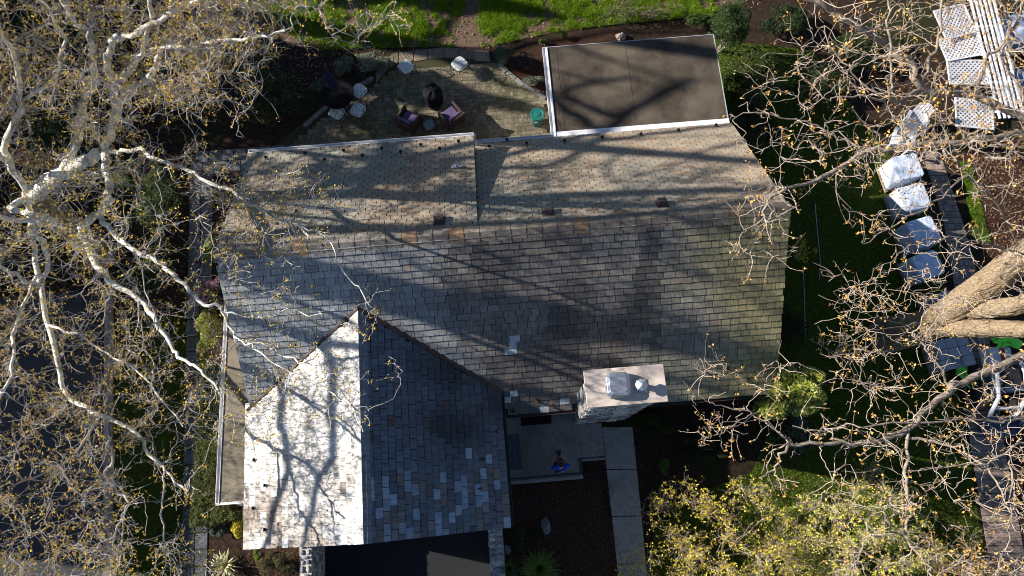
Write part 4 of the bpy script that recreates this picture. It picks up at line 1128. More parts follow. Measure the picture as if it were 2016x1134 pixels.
# clipped hedge
def hedge(label, poly, h, n, ca, cb, size=.03):
    P = np.array([q[:2] for q in poly]); c = P.mean(0)
    t = empty('clipped_hedge', (c[0], c[1], 0)); tag(t, label, 'hedge')
    x = rng.uniform(P[:, 0].min(), P[:, 0].max(), n * 2); y = rng.uniform(P[:, 1].min(), P[:, 1].max(), n * 2)
    k = np.array([inside(a, b, P) for a, b in zip(x, y)]); x, y = x[k][:n], y[k][:n]
    bump = np.array([.07 * nz(a, b, 3.0, 2) + .05 * nz(a, b, 8, 3) for a, b in zip(x, y)])
    z = h + bump - rng.random(len(x)) ** 3 * .2
    top = np.stack([x, y, z], 1)
    sd_ = []
    for i in range(len(P)):
        A, B = P[i], P[(i + 1) % len(P)]; m = int(np.linalg.norm(B - A) * 900); s = rng.random((m, 1))
        q = A + (B - A) * s + rng.normal(0, .03, (m, 2)); sd_.append(np.column_stack([q, rng.uniform(.05, h, m)]))
    C_ = np.concatenate([top] + sd_)
    foliage('foliage', C_, size, ca, cb, t, 'leaf', tint_t=np.clip(.5 + 2.5 * np.concatenate([bump, np.zeros(len(C_) - len(bump))]), 0, 1))
    MB().prism([tuple(c + (q - c) * .82) for q in P], .05, h - .16).build('inner_twigs', MATS['soil'], t)
hedge('clipped boxwood hedge beside the flat west porch roof', [G(388, 868, .9), G(446, 872, .9), G(450, 1004, .9), G(466, 1010, .9), G(464, 1024, .9), G(372, 1036, .9)], .9, 9000, (.04, .06, .012), (.15, .16, .035))
hedge('dark clipped hedge running from the azalea to the boxwood hedge', [G(384, 716, .8), G(428, 716, .8), G(428, 866, .8), G(386, 866, .8)], .7, 4000, (.015, .026, .008), (.045, .065, .016))
shrub('grey_shrub', 'grey green shrub at the corner of the hedge', 432, 1048, .35, .3, .6, 1500, .03, (.09, .11, .08), (.18, .20, .14), k=8)
shrub('golden_shrub', 'golden yellow shrub against the garage corner', 468, 1040, .28, .35, .8, 1700, .03, (.42, .36, .03), (.62, .52, .05), k=9)
shrub('bright_shrub', 'small bright green plant below the garage eave corner', 508, 1090, .16, .2, .4, 600, .03, (.12, .22, .02), (.26, .36, .05), k=5)
shrub('brown_shrub', 'brownish green low shrub in the bed left of the stone wall', 545, 1108, .62, .42, .55, 3000, .026, (.06, .055, .02), (.15, .13, .05), k=12)
def blades(name, label, px, py, n, L, w, ca, cb, cat='plant', up=.8, pname='blade', each=False, mx=300):
    c = G(px, py, 0); t = empty(name, c); tag(t, label, cat)
    a = rng.uniform(0, 2 * np.pi, n); el = rng.uniform(.15, up, n); l = L * rng.uniform(.6, 1.1, n)
    d = np.stack([np.cos(a), np.sin(a), np.zeros(n)], 1); s = np.stack([-np.sin(a), np.cos(a), np.zeros(n)], 1)
    rows = []
    for f, ww, zf in ((0.05, .5, 0), (.4, 1, .62), (.75, .8, .8), (1, .05, .62)):
        p = c + d * (l * f)[:, None] * np.cos(el)[:, None] + np.array([0, 0, 1.]) * (l * zf * np.sin(el) * 1.1)[:, None] + np.array([0, 0, .03])
        rows.append(p - s * w * ww / 2); rows.append(p + s * w * ww / 2)
    V = np.stack(rows, 1)
    t_ = rng.random(n)[:, None]; col = (np.array(ca) * (1 - t_) + np.array(cb) * t_) * rng.uniform(.8, 1.2, (n, 1))
    Fq = np.array([(0, 1, 3, 2), (2, 3, 5, 4), (4, 5, 7, 6)])
    if each:
        for i in range(n): mesh_np(pname, V[i], Fq, MATS['leaf'], t, tint=np.tile(col[i], (8, 1)))
    else:
        o = mesh_np(pname, V.reshape(-1, 3), np.concatenate([Fq + 8 * i for i in range(n)]), MATS['leaf'], t, tint=np.repeat(col, 8, 0)); o['kind'] = 'stuff'
    return t
blades('yucca', 'variegated yucca with cream striped leaves in the brown bed', 448, 1112, 60, .62, .045, (.30, .30, .12), (.62, .58, .36), up=1.1, pname='leaf', each=True)
blades('ornamental_grass', 'bright green fountain grass at the bottom edge below the porch', 1062, 1118, 500, .75, .016, (.07, .14, .02), (.20, .27, .05), 'grass', up=1.1)
blades('ornamental_grass', 'dull green grass clump beside the right stone wall', 1003, 1118, 220, .45, .014, (.03, .07, .012), (.09, .13, .03), 'grass', up=1.1)
shrub('dark_shrub', 'dark shrub behind the pale rock in the shaded bed', 1030, 1060, .4, .35, .45, 1400, .028, DG, MG, k=8)
# patio plants
shrub('lavender_shrub', 'silvery green shrub at the garden edge left of the patio seats', 735, 122, .72, .42, .55, 3200, .028, (.13, .15, .09), (.34, .36, .26), k=14)
shrub('lavender_shrub', 'silvery shrub left of the larger silvery one', 675, 130, .42, .38, .5, 1700, .028, (.13, .15, .09), (.32, .34, .25), k=10)
shrub('conifer_shrub', 'blue green rounded shrub beside the upper right patio seat', 992, 106, .45, .45, .8, 2600, .026, (.045, .075, .04), (.13, .18, .11), k=14)
shrub('purple_shrub', 'dark purple leafed shrub in the mulch beside the flat roof', 1035, 122, .42, .40, .55, 1600, .026, (.02, .016, .02), (.075, .06, .075), k=9)
shrub('lavender_shrub', 'grey green low plants along the patio edge near the bin', 1050, 160, .52, .22, .3, 1600, .03, (.10, .12, .08), (.26, .28, .21), k=10)
shrub('lavender_shrub', 'dark blue green plants behind the three shaded seats', 640, 165, .5, .42, .6, 2200, .028, (.04, .06, .04), (.12, .15, .11), k=12)
shrub('bright_shrub', 'yellow green perennial clump behind the flat roof', 1108, 68, .22, .16, .3, 500, .035, LG, YG, k=5)
shrub('bright_shrub', 'pale green perennial clump in mulch left of the flat roof corner', 1068, 82, .16, .14, .25, 400, .035, LG, YG, k=5)
# north east
shrub('conifer', 'tall dark green conifer behind the flat roof corner', 1440, 50, .62, .62, 2.8, 9000, .035, (.02, .04, .01), (.075, .12, .025), 'tree', k=26, sub=.5)
shrub('evergreen_shrub', 'broad green evergreen right of the flat roof', 1490, 150, 1.15, 1.3, 1.5, 9000, .04, (.025, .042, .008), (.10, .125, .022), k=26)
shrub('evergreen_shrub', 'shaded yew bush right of the flat roof, below the broad evergreen', 1490, 245, .95, 1.0, 1.4, 6000, .035, (.02, .03, .008), (.07, .085, .02), k=20)
shrub('evergreen_shrub', 'bright tipped juniper at the top edge left of the conifer', 1385, 38, .7, .4, .7, 3000, .035, MG, LG, k=12)
shrub('brush', 'bare brown brush at the top edge above the flat roof', 1260, 15, 1.6, .6, .8, 1500, .03, (.12, .10, .06), (.22, .20, .10), k=12, stems=12)
shrub('dark_shrub', 'dark shrub in shade against the east gable', 1560, 640, .55, .8, 1.2, 3500, .03, DG, (.035, .055, .014), k=14)
shrub('yellow_sprig', 'yellow budding sprigs beside the east gable near the ridge', 1585, 490, .35, .5, 1.6, 160, .035, (.50, .42, .03), (.55, .5, .06), k=8, stems=8)
shrub('dark_shrub', 'dark evergreen shrub at the top edge right of the conifer', 1545, 40, 1.0, .8, 1.0, 4500, .04, DG, MG, k=16)
shrub('dark_shrub', 'dark shrub under the big tree crown, left of the lattice panels', 1700, 90, 1.3, 1.0, 1.0, 5000, .04, DG, MG, k=18)
shrub('dark_shrub', 'dark shrub under the big tree crown between broad evergreen and slatted chairs', 1620, 160, 1.1, .9, .9, 4500, .04, DG, (.06, .08, .02), k=16)
# the glossy rhododendron at the south east corner
shrub('rhododendron', 'glossy leafed rhododendron at the south east corner of the house', 1590, 762, 1.0, .95, 5.0, 11000, .060, (.08, .115, .014), (.40, .42, .07), k=34, m='leaf_gloss', sub=.30, zc=4.1)
shrub('rhododendron', 'darker glossy rhododendron below the bright one', 1560, 850, .75, .7, 1.5, 3500, .06, (.012, .03, .010), (.05, .08, .025), k=18, m='leaf_gloss', sub=.4)
shrub('ground_cover', 'dark leafy shrub between chimney and rhododendron', 1290, 840, .75, .4, .4, 2600, .035, DG, (.06, .10, .012), k=14)
shrub('ground_cover', 'low dark green plants right of the front walk top', 1390, 880, .9, .6, .5, 3500, .035, (.008, .018, .006), MG, k=16)
shrub('bright_shrub', 'small bright green bush in the shaded bed right of the walk', 1308, 920, .26, .26, .5, 900, .035, (.05, .12, .012), (.14, .24, .03), k=6)
shrub('ground_cover', 'dark shrub under the yellow budding bush beside the walk', 1300, 985, .4, .7, .4, 2200, .03, (.008, .018, .006), (.03, .055, .012), k=12)
# budding bushes at the lower right: stems with small yellow leaves
def budding(label, px, py, rx, ry, h, nb, nt, frac, size, ca, cb, cl):
    c = G(px, py, h * .6); c[2] = 0
    t = empty('budding_bush', c); tag(t, label, 'bush')
    T = Tree(t, 'bark_grey', 'twig_tan')
    for i in range(7):
        a = rng.uniform(0, 6.28); q = rng.uniform(.3, .75)
        T.limb([c + np.array([math.cos(a) * .1, math.sin(a) * .1, 0]), c + np.array([math.cos(a) * rx * q * .4, math.sin(a) * ry * q * .4, h * .45]), c + np.array([math.cos(a) * rx * q, math.sin(a) * ry * q, h * .8])], .03, .012, 'stem', 10, .02, 6)
    a = rng.uniform(0, 2 * np.pi, nb); r = np.sqrt(rng.random(nb)) * (1 + .28 * np.sin(a * 5 + px) + .15 * np.sin(a * 11)); z = h * (1 - .45 * np.minimum(r, 1.1) ** 2) * rng.uniform(.55, 1.05, nb)
    tg = c + np.stack([np.cos(a) * r * rx, np.sin(a) * r * ry, z], 1)
    T.fill(tg, .014, 7, .04, .005)
    T.twigs(nt, (.2, .55), .0046, 1.7, up=.6, zig=.22)
    T.buds(frac, size, ca, cb, cl, 'leaf', .03)
budding('dense yellow budding bush beside the front walk', 1430, 1110, 2.7, 2.4, 2.3, 300, 2300, .46, .030, (.66, .44, .03), (.66, .68, .09), 3)
budding('sparser yellow green budding bush over the lawn at the bottom right', 1680, 1070, 2.6, 1.9, 2.0, 230, 1600, .46, .028, (.62, .52, .05), (.70, .74, .11), 3)
budding('orange budding bush over the brick path at the bottom edge', 1900, 1130, 1.4, 1.0, 2.2, 80, 500, .55, .030, (.62, .33, .06), (.70, .48, .09), 2)

shrub('lime_shrub', 'lime green leafy shrub under the sparse budding bush', 1735, 1045, 1.5, .9, .8, 5200, .035, (.10, .17, .02), (.30, .38, .06), k=18)
shrub('lime_shrub', 'lime green leafy shrub at the bottom edge left of the brick path', 1590, 1010, .9, .7, .7, 3200, .035, (.10, .16, .02), (.28, .34, .06), k=14)
# grass and litter
def grass(name, label, poly, n, h, ca, cb, mask=None, z=.006):
    P = np.array([q[:2] for q in poly]); x = rng.uniform(P[:, 0].min(), P[:, 0].max(), n); y = rng.uniform(P[:, 1].min(), P[:, 1].max(), n)
    k = np.ones(n, bool)
    j = len(P) - 1; ins = np.zeros(n, bool)
    for i in range(len(P)):
        cnd = ((P[i, 1] > y) != (P[j, 1] > y)) & (x < (P[j, 0] - P[i, 0]) * (y - P[i, 1]) / (P[j, 1] - P[i, 1] + 1e-9) + P[i, 0]); ins ^= cnd; j = i
    x, y = x[ins], y[ins]
    if mask is not None:
        mv = np.array([mask(a, b) for a, b in zip(x, y)]); kk = rng.random(len(x)) < mv; x, y, mv = x[kk], y[kk], mv[kk]
    else: mv = np.ones(len(x))
    m = len(x); a = rng.uniform(0, 6.28, m); hh = h * rng.uniform(.5, 1.2, m) * (.25 + .75 * mv); w = rng.uniform(.008, .016, m)
    B = np.stack([x, y, np.full(m, z)], 1); s = np.stack([np.cos(a), np.sin(a), np.zeros(m)], 1) * w[:, None]
    tip = B + np.stack([rng.normal(0, .5, m) * hh, rng.normal(0, .5, m) * hh, hh], 1)
    V = np.stack([B - s, B + s, tip], 1).reshape(-1, 3); F = np.arange(m * 3).reshape(-1, 3)
    t = rng.random((m, 1)); col = (np.array(ca) * (1 - t) + np.array(cb) * t)
    o = mesh_np(name, V, F, MATS['leaf'], None, tint=np.repeat(col, 3, 0)); tag(o, label, 'grass', None, 'stuff')
def rmask(x, y):
    v = .66 + 1.2 * nz(x, y, .55, 3) + 1.3 * nz(x, y, 2.6, 7)
    q = G(900, 40)
    v -= 1.6 * math.exp(-((x - q[0] - .15 * (y - 8)) / .35) ** 2)
    return min(1, max(0, v))
grass('rear_grass', 'lush green clumped grass of the rear lawn with bare leafy patches', [G(440, -20), G(620, 100), G(780, 94), G(960, 94), G(1080, 66), G(1180, 52), G(1420, 30), G(1460, -20)], 200000, .17, (.08, .17, .005), (.30, .44, .018), rmask)
grass('side_grass', 'short grass strip between west drive and walk', [(wx(0, .31), 0.), (-2.75, 0.), (-2.5, -9.5), (wx(-10, .31), -9.5)], 30000, .05, (.02, .05, .006), (.07, .11, .02))
grass('east_grass', 'grass of the shaded yard between house and brick path', [(15.9, 9.0), G(1600, 100), G(1845, 440), G(1885, 760), G(1945, 1150), G(1268, 1150), G(1300, 1000), G(1480, 930), (16.4, -5)], 110000, .07, (.06, .12, .008), (.22, .28, .03))
grass('path_grass', 'thin bright grass strip along the right side of the brick path', [G(1888, 320), G(1908, 320), G(1948, 480), G(1918, 480)], 9000, .09, (.06, .14, .008), (.20, .30, .02))
def litter(name, label, poly, n, size, ca, cb):
    P = np.array([q[:2] for q in poly]); x = rng.uniform(P[:, 0].min(), P[:, 0].max(), n); y = rng.uniform(P[:, 1].min(), P[:, 1].max(), n)
    k = np.array([inside(a, b, P) for a, b in zip(x, y)])
    C_ = np.stack([x[k], y[k], np.full(k.sum(), .03)], 1)
    V, F, T_ = leaves(C_, size, ca, cb, flat=.15)
    o = mesh_np(name, V, F, MATS['leaf'], None, tint=T_); tag(o, label, 'leaves', None, 'stuff')
litter('leaf_litter', 'dry leaves scattered on the rear lawn and garden beds', [G(430, 0), G(560, 200), G(780, 100), G(960, 98), G(1100, 60), G(1500, 20), G(1500, -20)], 5000, .04, (.20, .12, .07), (.36, .25, .16))
litter('leaf_litter', 'dry leaves on the dark ground around the sycamore', [G(-50, -50), G(420, -50), G(420, 340), G(350, 600), G(-50, 600)], 6000, .04, (.10, .07, .04), (.22, .15, .09))
litter('leaf_litter', 'brown leaves on the bare earth right of the brick path', [G(1900, 260), G(2030, 240), G(2030, 620), G(1950, 560)], 2500, .04, (.16, .10, .06), (.30, .20, .13))
litter('mulch_litter', 'wood chips scattered over the shaded bed in front of the porch', [(7.02, -6.7), (10.3, -6.7), (10.8, -9.6), (7.02, -9.6)], 2500, .025, (.05, .035, .025), (.16, .11, .08))
litter('mulch_litter', 'wood chips in the sunny bed left of the garage', [(-1.2, -7.2), (.45, -7.2), (.45, -9.6), (-1.3, -9.6)], 1800, .025, (.08, .045, .03), (.20, .13, .09))

# ------------------------------------------------------------------ beyond the left edge: house, pine and evergreens added unseen for shade; tall bare trees that shade this plot
nb_ = empty('shade_house', (-23, 1, 0)); tag(nb_, 'unseen gabled house added beyond the left edge to shade the plot', 'house')  # added out of view, sized so its shadow covers the west drive
MB().bx(-26.5, -19.5, -2.6, 9, 0, 5.8).build('wall', MATS['wall_paint'], nb_)
MB().solid([(-27, -3, 5.7), (-19, -3, 5.7), (-23, -3, 9.3), (-27, 9.4, 5.7), (-19, 9.4, 5.7), (-23, 9.4, 9.3)], [(0, 1, 2), (3, 5, 4), (0, 2, 5, 3), (1, 4, 5, 2), (0, 3, 4, 1)]).build('roof', MATS['membrane'], nb_)
for y in (-.5, 2.5, 6): window(-19.5, y, 2.2, 1, 1.3, 'E', nb_)
def bare_tree(label, base, h, r, seed, spread=4.0, nb=170, lean=(0, 0)):
    global rng
    old = rng; rng = np.random.default_rng(seed)
    t = empty('bare_tree', base); tag(t, label, 'tree')
    T = Tree(t, 'bark_grey', 'twig_tan'); b = np.array(base, float)
    tp = b + np.array([lean[0], lean[1], h])
    T.limb([b, b + (tp - b) * .35 + rng.normal(0, .1, 3), b + (tp - b) * .7 + rng.normal(0, .15, 3), tp], r, r * .4, 'trunk', 22, .03, 12, flare=.3)
    tg = []
    for i in range(9):
        f = rng.uniform(.42, .9); a = i * 2.4 + rng.uniform(-.4, .4); l = spread * (1.15 - f) * rng.uniform(.8, 1.3) + 1
        s = b + (tp - b) * f; d = np.array([math.cos(a), math.sin(a), 0])
        e = s + d * l + np.array([0, 0, l * rng.uniform(.5, 1.0)])
        T.limb([s, s + d * l * .5 + np.array([0, 0, l * .25]), e], r * .34 * (1.3 - f), .025, 'limb', 12, .05, 6)
        for k in range(nb // 9): tg.append(s + (e - s) * rng.uniform(.3, 1.1) + rng.normal(0, l * .22, 3))
    T.fill(np.array(tg), .03, 6, .06, .01, sides=4)
    rng = old
t = empty('spreading_tree', (-15, 3.9, 0)); tag(t, 'large spreading bare tree beyond the left edge of the plot', 'tree')
T = Tree(t, 'bark_grey', 'twig_tan'); X = -15.0
T.limb([(X, 3.9, 0), (X + .1, 3.8, 4), (X - .1, 4.0, 8), (X, 3.95, 10.4)], .62, .46, 'trunk', 22, .02, 14, flare=.3)
for pts, r0, r1 in (([(3.95, 10), (4.25, 13.2), (4.4, 15), (4.8, 16), (5.0, 17.5), (5.1, 21)], .44, .3), ([(4.0, 10), (3.95, 13.8), (3.85, 15.5), (3.9, 19)], .22, .12), ([(3.9, 9.6), (2.9, 12.2), (2.7, 13.8), (2.4, 17)], .2, .1),
    ([(4.0, 10), (5.0, 12.9), (5.7, 14.1), (6.3, 15.6), (7.8, 18.4), (9.0, 19.8)], .24, .15), ([(4.0, 9), (6.5, 12.2), (7.2, 13.9), (7.6, 15.2), (8.5, 17.2), (9.5, 19.7)], .27, .17), ([(6.8, 12.6), (9.1, 14.4), (9.6, 15.4), (11.2, 15.5)], .16, .10),
    ([(4.0, 10.3), (4.6, 13.1), (5.2, 14.4)], .14, .05), ([(3.8, 10.2), (2.6, 12.7), (1.07, 12.9), (-.3, 12.9), (-1.1, 12.5), (-1.8, 12.3), (-3, 12)], .17, .08), ([(3.8, 9.5), (1.5, 11.2), (.4, 11.35), (-.9, 11.5), (-2.1, 11.1), (-2.9, 10.9), (-4.2, 10.6)], .15, .07),
    ([(7.6, 13.5), (8.7, 13.6), (10.5, 14.6), (12.5, 15.2), (14.5, 16.5)], .2, .1), ([(10.5, 14.6), (12.2, 16.5), (13.5, 18)], .14, .08), ([(11.2, 15.5), (13, 14.3), (15, 14.2)], .13, .07), ([(12.5, 15.2), (13.2, 14.6), (14.2, 15.6)], .11, .07), ([(7.2, 13.9), (8.3, 13.2), (9.6, 13.0), (11, 13.4)], .14, .07), ([(6.5, 12.2), (7.4, 11.4), (8.6, 11.0), (9.8, 11.2)], .14, .07)):
    T.limb([(X + rng.normal(0, .15), p[0], p[1]) for p in pts], r0, r1, 'limb', 26, .03, 8)
T.fill(np.stack([X + rng.normal(0, 1.2, 40), rng.uniform(-3, 11.5, 40), rng.uniform(9.5, 15, 40)], 1), .03, 7, .07, .009, sides=4)
bare_tree('tall bare tree beyond the left edge, farthest from the drive', (-17, 11.5, 0), 22, .45, 14, 4, nb=36)
bare_tree('tall bare tree beyond the upper left corner, beside the evergreens', (-16.5, 16.0, 0), 23, .5, 21, 6, nb=70)
t = empty('shade_pine', (-13.6, 8.2, 0)); tag(t, 'unseen tall pine with high open crown added for shade beside the spreading tree', 'tree')  # added out of view to throw dappled shade on the dormer roof
MB().tube([(-13.6, 8.2, 0), (-13.5, 8.3, 7), (-13.6, 8.2, 14.5)], [.24, .18, .04], 10).build('trunk', MATS['bark_grey'], t)
nbk = 15; B_ = np.stack([-13.6 + rng.normal(0, .9, nbk), 8.3 + rng.uniform(-1.2, 1.2, nbk), rng.uniform(10.2, 14.2, nbk)], 1); ii = rng.integers(0, nbk, 4500)
foliage('foliage', B_[ii] + rng.normal(0, 1, (4500, 3)) * np.array([.3, .24, .16]), .08, (.02, .035, .012), (.05, .08, .025), t)
V_, F_ = tubes(np.stack([np.stack([np.array([-13.55, 8.25, b[2] - .5]), (np.array([-13.55, 8.25, b[2] - .3]) + b) / 2, b]) for b in B_]), np.tile([.05, .04, .02], (nbk, 1)), 5)
o = mesh_np('branch', V_, F_, MATS['bark_grey'], t); o['kind'] = 'stuff'
for (x, y, h, w, lab) in ((-13.5, 10.7, 14, 2.9, 'unseen dense evergreen added beyond the upper left corner to shade the patio'), (-16, 14.2, 12, 2.4, 'unseen dense evergreen added for shade beyond the upper left corner, second in the row'), (-15, 18.2, 12, 2.4, 'unseen dense evergreen added for shade beyond the upper left corner, farthest in the row')):
    t = empty('shade_evergreen', (x, y, 0)); tag(t, lab, 'tree')  # added out of view to shade the patio and upper left ground
    n = 26000; zz = rng.random(n) ** .8; r = w * (1 - zz) ** .8 * np.sqrt(rng.uniform(.15, 1, n)) * (1 + .25 * np.sin(zz * 40)); a = rng.uniform(0, 6.28, n)
    foliage('foliage', np.stack([x + r * np.cos(a), y + r * np.sin(a), .6 + zz * (h - .6)], 1), .10, (.015, .03, .01), (.04, .07, .02), t)
    MB().tube([(x, y, 0), (x, y, h * .9)], [.2, .03], 8).build('trunk', MATS['bark_grey'], t)
# ------------------------------------------------------------------ patio furniture
def copy_tree(o, parent=None):
    c = o.copy(); COL.objects.link(c); c.parent = parent
    for ch_ in [q for q in bpy.data.objects if q.parent is o]: copy_tree(ch_, c)
    return c
def patio_chair():
    t = empty('patio_chair', (0, 0, 0))
    MB().lathe((0, 0, .40), [(.20, 0), (.265, .012), (.275, .035), (.255, .055), (.12, .066)], 28, sup=3.6).build('seat', MATS['mosaic'], t, world=False, smooth=False)
    fr_ = MB(); n = 24; ring = []
    for k in range(n + 1):
        a = 2 * math.pi * k / n; q = (abs(math.cos(a)) ** 3.6 + abs(math.sin(a)) ** 3.6) ** (-1 / 3.6) * .285; ring.append((math.cos(a) * q, math.sin(a) * q, .405))
    fr_.tube(ring, .011, 5, False); fr_.build('seat_ring', MATS['black_iron'], t, world=False)
    for sx in (-1, 1):
        for sy in (-1, 1): MB().tube([(sx * .22, sy * .22, .41), (sx * .25, sy * .25, .2), (sx * .30, sy * .31, 0)], .012, 5).build('leg', MATS['black_iron'], t, world=False)
        MB().tube([(sx * .27, .24, .42), (sx * .31, .22, .63), (sx * .31, -.05, .66), (sx * .30, -.22, .60), (sx * .27, -.24, .41)], .011, 5).build('armrest', MATS['black_iron'], t, world=False)
    bk = MB(); P = []
    for k in range(17):
        a = math.pi * k / 16; P.append((-math.cos(a) * .27, .26 + .16 * math.sin(a), .42 + .52 * math.sin(a) ** .8))
    bk.tube(P, .012, 5, False)
    for x in (-.13, 0, .13): bk.tube([(x, .27, .42), (x * .8, .36, .70), (x * .6, .41, .92)], .007, 4)
    bk.build('backrest', MATS['black_iron'], t, world=False)
    return t
proto = patio_chair()
CH = [(905, 126, -50, 'sunlit patio chair with pale mosaic seat nearest the blue green shrub'), (799, 132, 40, 'patio chair with mosaic seat between silvery shrub and black cover'),
      (707, 179, -40, 'patio chair with mosaic seat right of the folded umbrella table'), (663, 222, 150, 'patio chair with mosaic seat nearest the edging stones in shade'),
      (705, 217, -120, 'patio chair with plain mosaic seat at the lower right of the umbrella table')]
for i, (px, py, r, lab) in enumerate(CH):
    o = proto if i == 0 else copy_tree(proto)
    q = G(px, py, .45); o.location = (q[0], q[1], .035); o.rotation_euler = (0, 0, R_(r))
    tag(o, lab, 'chair', 'metal chairs with mosaic seats on the patio')
q = G(664, 186, .72)
t = empty('umbrella_table', (q[0], q[1], .03)); tag(t, 'dark round metal patio table with folded navy umbrella', 'table')
MB().lathe((0, 0, .70), [(.60, 0), (.62, .012), (.60, .025)], 36).build('table_top', MATS['table_dark'], t, world=False)
for k in range(4):
    a = k * math.pi / 2 + .5; MB().tube([(.1 * math.cos(a), .1 * math.sin(a), .69), (.25 * math.cos(a), .25 * math.sin(a), .35), (.45 * math.cos(a), .45 * math.sin(a), 0)], .016, 6).build('leg', MATS['black_iron'], t, world=False)
MB().tube([(0, 0, 0), (0, 0, 2.25)], .02, 8).build('umbrella_pole', MATS['black_iron'], t, world=False)
cb = MB(); prof = [(.05, 1.05), (.12, 1.15), (.13, 1.5), (.09, 2.0), (.03, 2.3), (.005, 2.36)]
V = []; F = []
for j, (r, z) in enumerate(prof):
    for k in range(16): a = 2 * math.pi * k / 16; rr_ = r * (1 + (.28 if k % 2 else -.12)); V.append((rr_ * math.cos(a), rr_ * math.sin(a), z))
for j in range(len(prof) - 1):
    for k in range(16): F.append((j * 16 + k, j * 16 + (k + 1) % 16, (j + 1) * 16 + (k + 1) % 16, (j + 1) * 16 + k))
cb.solid(V, F); cb.build('folded_canopy', MATS['navy_cloth'], t, world=False)

def armchair(px, py, rz, label):
    q = G(px, py, .45); t = empty('armchair', (q[0], q[1], .035), R_(rz)); tag(t, label, 'armchair', 'wicker armchairs with purple cushions')
    MB().box((0, 0, .20), (.66, .66, .26)).build('base', MATS['wicker'], t, world=False, bevel=.03)
    for sx in (-1, 1): MB().box((sx * .335, .0, .36), (.09, .70, .50)).build('arm', MATS['wicker'], t, world=False, bevel=.03)
    MB().box((0, .345, .45), (.74, .10, .74), rot=Matrix.Rotation(R_(-12), 3, 'X')).build('back_frame', MATS['wicker'], t, world=False, bevel=.03)
    MB().box((0, -.03, .39), (.57, .58, .13), top=(.92, .92)).build('seat_cushion', MATS['cushion'], t, world=False, bevel=.045, seg=3)
    MB().box((0, .24, .60), (.55, .13, .42), rot=Matrix.Rotation(R_(-14), 3, 'X')).build('back_cushion', MATS['cushion'], t, world=False, bevel=.05, seg=3)
    for sx in (-1, 1):
        for sy in (-1, 1): MB().box((sx * .29, sy * .29, .04), (.06, .06, .08)).build('foot', MATS['wicker'], t, world=False)
armchair(804, 234, 145, 'wicker armchair with purple cushion left of the small side table')
armchair(889, 227, -145, 'wicker armchair with purple cushion right of the small side table')
q = G(845, 246, .42); t = empty('side_table', (q[0], q[1], .035), R_(28)); tag(t, 'small square glass topped side table between the two armchairs', 'table')
MB().lathe((0, 0, .36), [(.23, 0), (.245, .02), (.23, .04)], 24, sup=5).build('table_frame', MATS['wicker'], t, world=False)
MB().lathe((0, 0, .401), [(.19, 0), (.195, .006), (.19, .012)], 24, sup=5).build('table_top', MATS['table_glass'], t, world=False)
for sx in (-1, 1):
    for sy in (-1, 1): MB().box((sx * .16, sy * .16, .18), (.04, .04, .36)).build('leg', MATS['wicker'], t, world=False)
q = G(855, 201, 0); t = empty('covered_fire_pit', (q[0], q[1], .03)); tag(t, 'black cloth cover over a round fire pit on the patio', 'fire pit')
V = []; F = []; prof = [(.36, 0), (.355, .2), (.345, .45), (.36, .62), (.35, .72), (.27, .80), (.13, .85), (.02, .86)]
n = 36
for j, (r, z) in enumerate(prof):
    for k in range(n):
        a = 2 * math.pi * k / n; w = .02 * math.sin(6 * a + j) if j < 4 else .025 * math.sin(5 * a + 1.3)
        V.append(((r + w * r * 2) * math.cos(a), (r + w * r * 2) * math.sin(a), z + (.02 * math.sin(5 * a) if 3 < j < 7 else 0)))
for j in range(len(prof) - 1):
    for k in range(n): F.append((j * n + k, j * n + (k + 1) % n, (j + 1) * n + (k + 1) % n, (j + 1) * n + k))
F.append(tuple((len(prof) - 1) * n + k for k in range(n)))
MB().solid(V, F).build('cover', MATS['cover_black'], t, world=False, smooth=True)
MB().tube([(.372 * math.cos(a * math.pi / 18), .372 * math.sin(a * math.pi / 18), .1) for a in range(37)], .008, 4, False).build('hem_cord', MATS['table_glass'], t, world=False)

q = G(1080, 240, 0); t = empty('waste_bin', (9.36, q[1], .02)); tag(t, 'round dark green lidded bin beside the flat roofed addition', 'bin')
MB().lathe((0, 0, 0), [(.195, 0), (.205, .05), (.225, .55), (.235, .60)], 28).build('body', MATS['green_plastic'], t, world=False, smooth=True)
MB().lathe((0, 0, .60), [(.255, 0), (.262, .03), (.255, .055), (.20, .062), (.19, .05), (.10, .06), (.095, .085), (.05, .09), (.01, .09)], 32).build('lid', MATS['green_plastic'], t, world=False, smooth=False)
for s in (-1, 1): MB().tube([(s * .24, -.06, .52), (s * .285, -.05, .56), (s * .285, .05, .56), (s * .24, .06, .52)], .014, 6).build('handle', MATS['black_iron'], t, world=False)
MB().box((-.05, -.222, .42), (.12, .012, .09)).build('sticker', MATS['wrap'], t, world=False)

def rock(name, label, px, py, r, tint_):
    c = G(px, py, 0); t = MB(); n = 10; V = []; F = []
    for j in range(6):
        z = math.sin(j / 5 * math.pi / 2); rr_ = math.cos(j / 5 * math.pi / 2 * .96)
        for k in range(n):
            a = 2 * math.pi * k / n; w = 1 + .35 * nz(math.cos(a) * 2 + c[0], math.sin(a) * 2 + j, 1, 4)
            V.append((c[0] + r[0] * rr_ * math.cos(a) * w, c[1] + r[1] * rr_ * math.sin(a) * w, r[2] * z * w))
    for j in range(5):
        for k in range(n): F.append((j * n + k, j * n + (k + 1) % n, (j + 1) * n + (k + 1) % n, (j + 1) * n + k))
    F.append(tuple(5 * n + k for k in range(n)))
    t.solid(V, F, tint=tint_); tag(t.build(name, MATS['field_stone'], tint=True), label, 'rock')
rock('rock', 'pale grey rock in the shaded bed below the porch', 1075, 1036, (.16, .27, .22), (.20, .21, .21))
